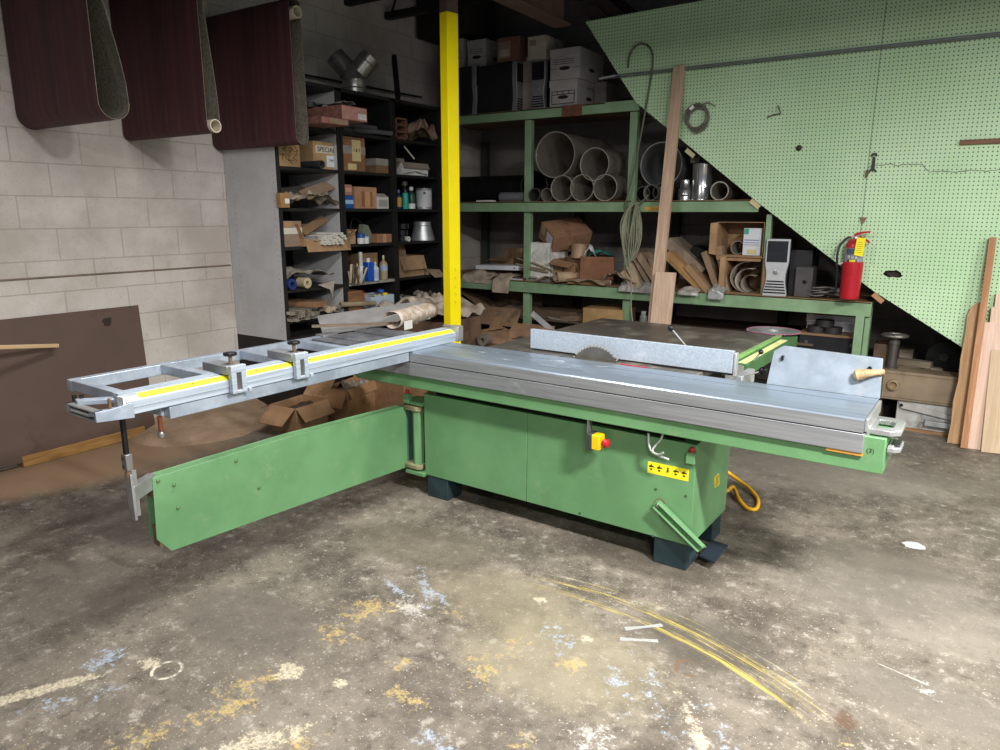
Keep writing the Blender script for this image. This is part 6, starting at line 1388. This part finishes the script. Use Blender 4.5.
def right_corner():
    BEI = M('857560', .55, var=.12, dirt='5f5140', dscale=5, damt=.45); GRY = M('aeaeab', .5, .1, var=.12, dirt='6b675f', dscale=6)
    Ym = RY+.03
    a = ony(884, 368.5, Ym); b = ony(884, 398, Ym); X1 = .30; X0 = a.x
    r = thing('machine_arm', 'beige radial arm machine lying under the stair behind the saw', 'machine', (X0, Ym, 0))
    zt, zb = a.z-.01, b.z-.005
    MB().box(0, X1-X0, 0, .22, zb, zt).build('arm', BEI, r, bev=.006)
    MB().box(-.018, 0, .01, .21, zb-.01, zt+.005).build('end_plate', M('6b5d4b', .5), r, bev=.003)
    m = MB(); m.box(.015, X1-X0, -.003, 0, zt-.022, zt-.018); m.box(.015, X1-X0, -.003, 0, zb+.018, zb+.022); m.build('arm_ribs', M('6e604d', .6), r)
    k = ony(893, 385, Ym-.02)
    MB().lathe([(.038,0),(.040,.006),(.040,.030),(.034,.034),(.026,.034),(.024,.012),(0,.012)], 28).build('round_knob', M('8f7a5d', .5), r, loc=(k.x-X0, 0, k.z), rot=(PI/2,0,0))
    c = ony(891, 369, Ym+.10); xc = c.x-X0; hw = ony(891, 335, Ym+.10).z
    MB().lathe([(.045,zt),(.045,zt+.012),(.034,zt+.016),(.034,hw-.07),(.040,hw-.066),(.040,hw-.03),(.018,hw-.025),(.018,hw+.005),(0,hw+.006)], 24).build('column', M('5e5a55', .4, .6), r, loc=(xc, .10, 0))
    m = MB(); m.tube([(xc+.085*math.cos(2*PI*i/28), .10+.085*math.sin(2*PI*i/28), hw) for i in range(28)], .011, 8, closed=True)
    hwl = m.build('handwheel', M('77746e', .4, .6), r); m = MB()
    for i in range(3): aa = 2*PI*i/3+.3; m.tube([(xc, .10, hw-.004), (xc+.08*math.cos(aa), .10+.08*math.sin(aa), hw-.002)], .008, 6)
    m.lathe([(.02,hw-.012),(.02,hw+.008),(0,hw+.010)], 14, Matrix.Translation((xc,.10,0))); m.build('wheel_spokes', M('77746e', .4, .6), hwl)
    g0 = ony(897, 404, Ym-.0).x-X0
    MB().prism([(g0,0.02),(X1-X0,.02),(X1-X0,zb-.002),(g0,zb-.002)], .02, .35, 'y').build('base_housing', GRY, r, bev=.004)
    p0 = ony(925, 418, Ym-.03); MB().box(p0.x-X0, X1-X0, -.035, .02, .065, .105).build('grip_bar', M('a3a6a9', .4, .4), r, bev=.005)
    m = MB(); m.prism([(g0+.01,zb-.01),(g0+.05,zb-.01),(X1-X0-.1,zb-.10),(X1-X0-.1,zb-.125),(g0+.03,zb-.055)], -.006, .02, 'y'); m.build('link_plate', M('b0aea9', .5, .2), r, bev=.002)
    for dx in (.015,): MB().lathe([(.012,0),(.012,.008),(0,.008)], 12).build('bolt', BLACK, r, loc=(g0+.03, -.006, zb-.03), rot=(PI/2,0,0))
    MB().box(g0-.02, X1-X0, .0, .06, 0, .02).build('floor_batten', wood('a5805f','82603f','x'), r)
    # clutter behind it
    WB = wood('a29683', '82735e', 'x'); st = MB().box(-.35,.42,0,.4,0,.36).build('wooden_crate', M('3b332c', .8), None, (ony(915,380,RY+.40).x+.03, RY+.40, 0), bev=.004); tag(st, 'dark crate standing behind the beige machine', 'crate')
    for i, (px, py, w, h, rz, lb) in enumerate(((914,368,.26,.055,8,'lower pale wood block on the crate behind the beige machine'),(914,360,.24,.05,-10,'upper pale wood block on the crate behind the beige machine'),(934,370,.12,.06,12,'short wood offcut right of the two pale blocks'))):
        p = ony(px, py, RY+.46); o = MB().box(-w/2, w/2, 0, .09, 0, h).build('wood_block', WB, None, (p.x, RY+.45, .361 if i != 1 else .361+.056), bev=.003); o.rotation_euler = (0,0,R(rz)); tag(o, lb, 'wood block')
    p = ony(906, 353, RY+.60); o = MB().box(-.05,.05,0,.1,0,.16).build('wood_block', WB, None, (p.x, RY+.62, .361), bev=.003); tag(o, 'upright pale block at the back of the crate', 'wood block')
    p = ony(937, 358, RY+.55); o = MB().lathe([(.04,0),(.13,0),(.135,.01),(.135,.05),(.13,.06),(.04,.06)], 28, None, True, True).build('dark_wheel', M('201f20', .5), None, (p.x+.04, RY+.62, .361+.135), (PI/2, 0, R(10))); tag(o, 'dark round wheel standing in the shadow under the stair', 'disc')  # a wheel standing on its edge
    p = ony(881, 350, RY+.20); o = MB().box(-.05,.06,0,.3,0,.62).build('brown_box', M('5b4738', .7), None, (p.x, RY+.18, 0), bev=.004); tag(o, 'tall brown box standing between the rack post and the handwheel', 'box')
    # black cabinet and the things on it under the rack
    fr = GF(797, 860, 334.5, 0, RY+.13); r = thing('low_cabinet', 'low black cabinet with a wooden top under the green rack', 'cabinet', (fr[0].x, RY+.13, 0)); w = fr[1]; h = fr[2]
    MB().box(-w/2+.01, w/2-.01, .012, .52, 0, h-.02).build('cabinet_body', M('191a20', .5, var=.3), r, bev=.003); MB().box(-w/2, w/2, 0, .54, h-.02, h).build('wood_top', wood('8d7355','6f573e','x'), r, bev=.002)
    for x in (-.36, .36):
        MB().lathe([(.014,0),(.014,.006),(0,.007)], 14).build('round_cap', M('4c4b4c', .5), r, loc=(w*x, .012, h-.075), rot=(PI/2,0,0))
    for k, (px0, px1, yt, lb) in enumerate(((805,861,330,'lower white binder box at the back of the low cabinet'),(805,862,322,'upper white binder box at the back of the low cabinet'))):
        f = GF(px0, px1, yt, h, RY+.34); o = MB().box(-f[1]/2, f[1]/2, 0, .25, 0, .062).build('binder_box', M(('e6e6ea','ececf0')[k], .5, var=.06), None, (f[0].x, RY+.33, h+.001+.064*k), bev=.004); tag(o, lb, 'binder box')
    for k, (px, z, lb) in enumerate(((815.5,0,'black tape roll on the low cabinet, left one of the bottom pair'),(832.5,0,'black tape roll on the low cabinet, right one of the bottom pair'),(824,1,'black tape roll resting on top of the other two'))):
        f = ony(px, 340, RY+.24); o = MB().ring(.068, .038, .052, 32).build('tape_roll', M('2b292a', .55, var=.15), None, (f.x, RY+.21, h+.001+.053*z)); tag(o, lb, 'tape roll')
    # saw blade with a pink rim lying on the corner of the black table
    c = onz(773.5, 328.5, .885); rad = .165; T = []; n = 40
    r = thing('circular_saw_blade', 'large circular saw blade with a pink rim lying on the black table corner', 'saw blade', (c.x, c.y, .8695))
    for i in range(n):
        for da, q in ((0,1.0),(.05,1.005),(.06,.955),(.14,.95)): T.append((rad*q*math.cos(2*PI*i/n+da), rad*q*math.sin(2*PI*i/n+da)))
    MB().prism(T, .0005, .0035, 'z').build('blade_plate', M('a9a9ad', .3, .7), r)
    MB().lathe([(rad*.945,.0035),(rad*.985,.0035),(rad*.985,.0045),(rad*.945,.0045)], 40, None, True, True).build('pink_rim', M('a8607f', .5), r)
    MB().lathe([(.02,.0035),(.03,.0035),(.03,.006),(.02,.006)], 20, None, True, True).build('hub_ring', M('cfcfd2', .3, .6), r)
    MB().lathe([(rad*1.01,-.0),(rad*1.01,.0004),(rad*.9,.0004),(rad*.9,0)], 40, None, True, True).build('pink_underside', M('b8557e', .5), r)
right_corner()

def misc_front():
    # square yellow post
    p = onz(454.5, 420, 0)
    YP = M('ffe708', .38, var=.04); OLD = M('5d4a44', .7, var=.2)
    r = thing('yellow_post', 'square yellow steel post standing behind the saw fence', 'post', (p.x, p.y, 0), R(-12))
    w, d = .078, .105
    z1 = ony(452, 10, p.y-d/2).z
    MB().box(-w/2-.01, w/2-.01, -d/2, d/2, 0, z1).build('post_shaft', YP, r, bev=.002)
    MB().box(-w/2-.01, w/2-.01, -d/2, d/2, z1, 4.0).build('bare_top', OLD, r, bev=.002)
    MB().box(-.13,.11,-.12,.12,0,.012).build('base_plate', YP, r)
    x = w/2-.01; zt = ony(455, 270, p.y).z
    for i, ch in enumerate('BALDR'): text(ch, 'stencil_letter', .032, M('d2c010', .5), r, (x+.0004, -.0, zt-.062*i), (PI/2, R(0), PI/2), .0003)
    # plate with the taped handle
    u0 = [SV(767,378,.262), SV(774,351,.31), SV(784,346,.315), SV(883,359,.33), SV(880,398,.262)]
    u0[0].z = u0[4].z = .866
    S = thing('aluminium_plate', 'grey aluminium plate standing on the far edge of the sliding table', 'metal plate', SAW_O, SAW_A)
    m = MB(); f = [m.bm.verts.new(p) for p in u0]; b = [m.bm.verts.new(p+Vector((0,.006,.002))) for p in u0]; n = 5
    m._f(f); m._f(b[::-1])
    for i in range(n): m._f([f[i], b[i], b[(i+1) % n], f[(i+1) % n]])
    PLT = M('7f8a95', .48, .3, var=.1, scale=14, dirt='8d9299', dscale=16, damt=.5)
    m.build('plate', PLT, S, bev=.001)
    q = SV(782, 358, .29); MB().prism([(q.x-.004,q.z-.012),(q.x+.006,q.z-.010),(q.x+.007,q.z+.012),(q.x-.003,q.z+.010)], q.y-.004, q.y+.012, 'y').build('slot', BLACK, S)
    h0 = SV(853, 376, .265); h1 = SV(866, 373.5, .272); h2 = SV(884, 372, .30)
    P = smooth_path([h0, (h0+h1)/2, h1, (h1+h2)/2, h2], 5); n = len(P)
    rad = [.004+.019*min(1, i/3)*(1-.55*min(1, max(0, (i-7)/8))) for i in range(n)]
    MB().tube(P, rad, 14).build('taped_handle', M('a58a66', .7, var=.35, scale=22), S)
    q = SV(870, 368, .31); MB().lathe([(.008,0),(.008,.012),(0,.013)], 10).build('bolt', BLACK, S, loc=q, rot=(PI/2,0,0))
    # paper roll, board and plastic over the outrigger table, by the bookcases
    z = .871
    a = onz(386, 331, z); b = onz(424, 322, z); v = b-a; an = math.atan2(v.y, v.x)
    r = thing('stained_paper_roll', 'roll of plaster stained paper lying on the saw outrigger table', 'paper roll', (a+b)/2+Vector((0,.06,0)), an)
    L = v.length*1.0; m = MB()
    def fn(u, v): t = -1.3+5.2*u; rr = .060*(1-.05*u)+.006*mnoise.noise(Vector((u*6, v*4, 0))); return Vector(((v-.5)*L, -rr*math.sin(t)*1.15, .063+rr*math.cos(t)*.95+.01*v))
    m.sheet(fn, 36, 10); t = NT('stained_paper'); P_ = t.tc.outputs['Object']; nn = t.noise(22, P_, 5, .7); 
    MS = t.out(t.mix(t.ss(nn, .42, .6), lin('a4917f'), lin('c0b5a9')), .8); m.build('paper', MS, r, solid=.002)
    MB().box(-L*.44, -L*.24, -.078, -.074, .0, .055).build('white_label', PAPERW, r)
    pA = [onz(356,326,.88), onz(378,318,.95), onz(411,308,1.02), onz(413,316,.96), onz(395,326,.885)]
    c = sum(pA, Vector())/5; m = MB(); m.box(-.36,.36,-.16,.16,0,.012); o = m.build('grey_board', M('939190', .6, var=.15), None, (c.x-.30, c.y+.16, .90), bev=.002); o.rotation_euler = (R(14), R(-6), R(52)); tag(o, 'grey board lying slanted behind the stained paper roll', 'board')
    o = MB().box(-.38,.30,-.012,.012,0,.016).build('wood_strip', wood('8a7a66','6c5c4a','x'), None, onz(372,326,.885)+Vector((-.02,.02,.0))); o.rotation_euler = (0, 0, R(48)); tag(o, 'thin dusty wood strip left of the stained paper roll', 'wood strip')
    # heap of dusty plastic between the bookcases and the post, on a tall carton
    c = ony(430, 330, 4.75); carton('tall brown carton under the heap of dusty plastic', (Vector((c.x-.05, 4.6, 0)), .62, .72), .55, '6d533f', 0, None)
    crumple('plastic_heap', 'heap of dusty clear plastic and paper behind the yellow post', 'plastic', (c.x-.03, 4.5, .70), .78, .70, .24, M('b5a798', .5, var=.25, scale=9, spec=.6), 131, (0,0,R(8)), 22, fq=.9)
    # cartons behind the saw, under the rack
    def tall(lb, x0, x1, yt, Y, d_, col, flp, rz=0.0, **k):
        f = GF(x0, x1, yt, 0, Y); return openbox(lb, (f[0], f[1], f[2]), d_, col, rz, flp, None, **k)
    tall('open brown carton behind the saw table, right of the yellow post', 464, 479, 333, 5.25, .3, '8d6a48', [('f', 140), ('r', 60), ('b', 30)], R(-12))
    tall('wide open brown carton behind the saw table with scraps inside', 488, 530, 339, 5.2, .45, '957050', [('b', 62), ('l', 70), ('r', 110)], R(6), fl=.5)
    f = GF(488,530,337,0,5.2); crumple('box_scraps', 'dark scraps inside the wide open carton behind the saw', 'scraps', (f[0].x, 5.26, f[2]-.12), f[1]*.8, .3, .08, M('57504a', .7, var=.4, scale=24), 141, (0,0,R(6)), 10, fq=2, kind='stuff')
    p = ony(484, 340, 5.05); o = MB().box(-.14,.14,0,.25,0,p.z-.05).build('brown_box', CARD('6d5340'), None, (p.x, 5.0, 0), bev=.004); tag(o, 'brown box with a grey roll on it, behind the saw table end', 'box')
    o = MB().ring(.05,.022,.08,26, Matrix.Rotation(-PI/2,4,'X')).build('tape_roll', M('6c655c', .6), None, (p.x, 5.02, p.z-.05+.051)); tag(o, 'grey roll standing on edge behind the end of the saw table', 'tape roll')
    z0 = .581
    f = GF(477, 522, 299, z0, RY+.14); openbox('flattened open carton on the bottom deck below the crumpled papers', (f[0], f[1], f[2]*.45), .4, '8a6b50', 0, [('b', 5), ('l', 60), ('f', 150), ('r', 120)], None, fl=1.0)
    for i, (px, py, w, h, ry, lb, col) in enumerate(((556,317,.36,.02,6,'torn grey cardboard sheet on the bottom deck','8a8075'),(572,318,.26,.05,-8,'torn brown cardboard on the bottom deck right of the grey sheet','80624a'),(512,310,.34,.015,4,'flat brown sheet lying on the open carton of the bottom deck','93795f'))):
        p = ony(px, py, RY+.16); o = MB().prism([(-w/2,-.1),(w/2-.03,-.13),(w/2,.12),(-.02,.16),(-w/2+.05,.1)], 0, h, 'z').build('cardboard_sheet', CARD(col), None, (p.x, RY+.25, p.z-.01)); o.rotation_euler = (R(8), R(ry), R(9*i)); tag(o, lb, 'cardboard sheet')
    p = ony(556, 322, RY+.16); o = MB().box(-.22,.34,0,.4,0,.085).build('flat_box', CARD('5f4a3a'), None, (p.x, RY+.14, z0), bev=.004); tag(o, 'dark flat carton on the bottom deck under the torn sheets', 'box')
    f = GF(583, 622, 309, z0, RY+.02); carton('long tan carton on the bottom deck behind the black saw table', f, .35, 'ab8450', R(3), None)
    a = ony(536, 318, 5.75); b = ony(551, 331, 5.75); v = b-a; zz = -a.z/v.normalized().z; o = MB(); o.box(-.03,.03,-.003,.003,-.05,zz-.02); o.box(-.03,-.024,-.003,.05,-.05,zz-.02); k = o.build('metal_angle', M('b9bcc0', .45, .2), None, a); k.rotation_euler = v.to_track_quat('Z','Y').to_euler(); tag(k, 'white metal angle leaning between the cartons and the rip fence', 'metal angle')
    p = ony(637, 316, RY-.1); lathe_item('clear_jar', 'small clear jar standing beside the rope end', 'jar', (p.x, RY+.05, z0), [('jar_body', [(.03,0),(.032,.005),(.032,.12),(.02,.14),(0,.14)], M('8d9390', .2)), ('lid', [(.022,.14),(.022,.165),(0,.165)], M('b9bcbc', .4))])
    # little things on the floor
    c = onz(914, 545.5, 0); pts = [(.05*math.cos(2*PI*i/14)*(1+.15*math.sin(3*i)), .042*math.sin(2*PI*i/14)*(1+.1*math.cos(2*i))) for i in range(14)]
    o = MB().prism(pts, 0.0002, .0012, 'z').build('paper_scrap', M('aeb0b1', .7, var=.05), None, (c.x, c.y, 0)); tag(o, 'round white paper scrap lying on the floor right of the saw', 'paper scrap')
    for i, (a, b, lb) in enumerate((((625,629),(662,625),'upper white tape strip on the floor before the saw'),((620,639),(658,641),'lower white tape strip on the floor before the saw'))):
        A_ = onz(*a); B_ = onz(*b); v = B_-A_; o = MB().prism([(0,-.012),(v.length*.5,-.007),(v.length,-.012),(v.length,.010),(v.length*.5,.006),(0,.012)], .0002, .0010, 'z').build('tape_strip', glass_film('b9bbb9', .55), None, (A_.x, A_.y, 0)); o.rotation_euler = (0,0,math.atan2(v.y, v.x)); tag(o, lb, 'tape')
misc_front()
# ------------------------------------------------------------------ camera, light
cd = bpy.data.cameras.new('camera'); co = bpy.data.objects.new('camera', cd); COL.objects.link(co)
cd.sensor_fit = 'HORIZONTAL'; cd.sensor_width = 36; cd.lens = 36*F_PX/1000; cd.clip_start = .02
co.matrix_world = Matrix(((RT.x,UP.x,-FW.x,0),(RT.y,UP.y,-FW.y,0),(RT.z,UP.z,-FW.z,CAM_H),(0,0,0,1)))
SC.camera = co
def strip(x, y, z, lx, ly, w, col=(1,.98,.955), rz=0.0):
    l = bpy.data.lights.new('strip_or_fill_light', 'AREA'); l.shape = 'RECTANGLE'; l.size = lx; l.size_y = ly; l.energy = w; l.color = col
    o = bpy.data.objects.new('strip_or_fill_light', l); COL.objects.link(o); o.location = (x, y, z); o.rotation_euler = (0, 0, rz); return o
strip(1.05, 1.55, 2.98, .70, .22, 225)
strip(2.7, 3.4, 2.98, 1.4, .30, 125)
strip(1.3, -1.1, 2.98, 1.0, .25, 135)
strip(-2.1, 2.1, 2.98, 1.4, .30, 56, rz=PI/2)  # unseen fill lamp, added to brighten the bookcases
w = bpy.data.worlds.new('world'); SC.world = w; w.use_nodes = True
w.node_tree.nodes['Background'].inputs[0].default_value = (.80, .88, 1, 1); w.node_tree.nodes['Background'].inputs[1].default_value = .20
SC.view_settings.view_transform = 'Standard'; SC.view_settings.look = 'None'; SC.view_settings.gamma = 1; SC.view_settings.use_curve_mapping = False
SC.view_settings.exposure = .62
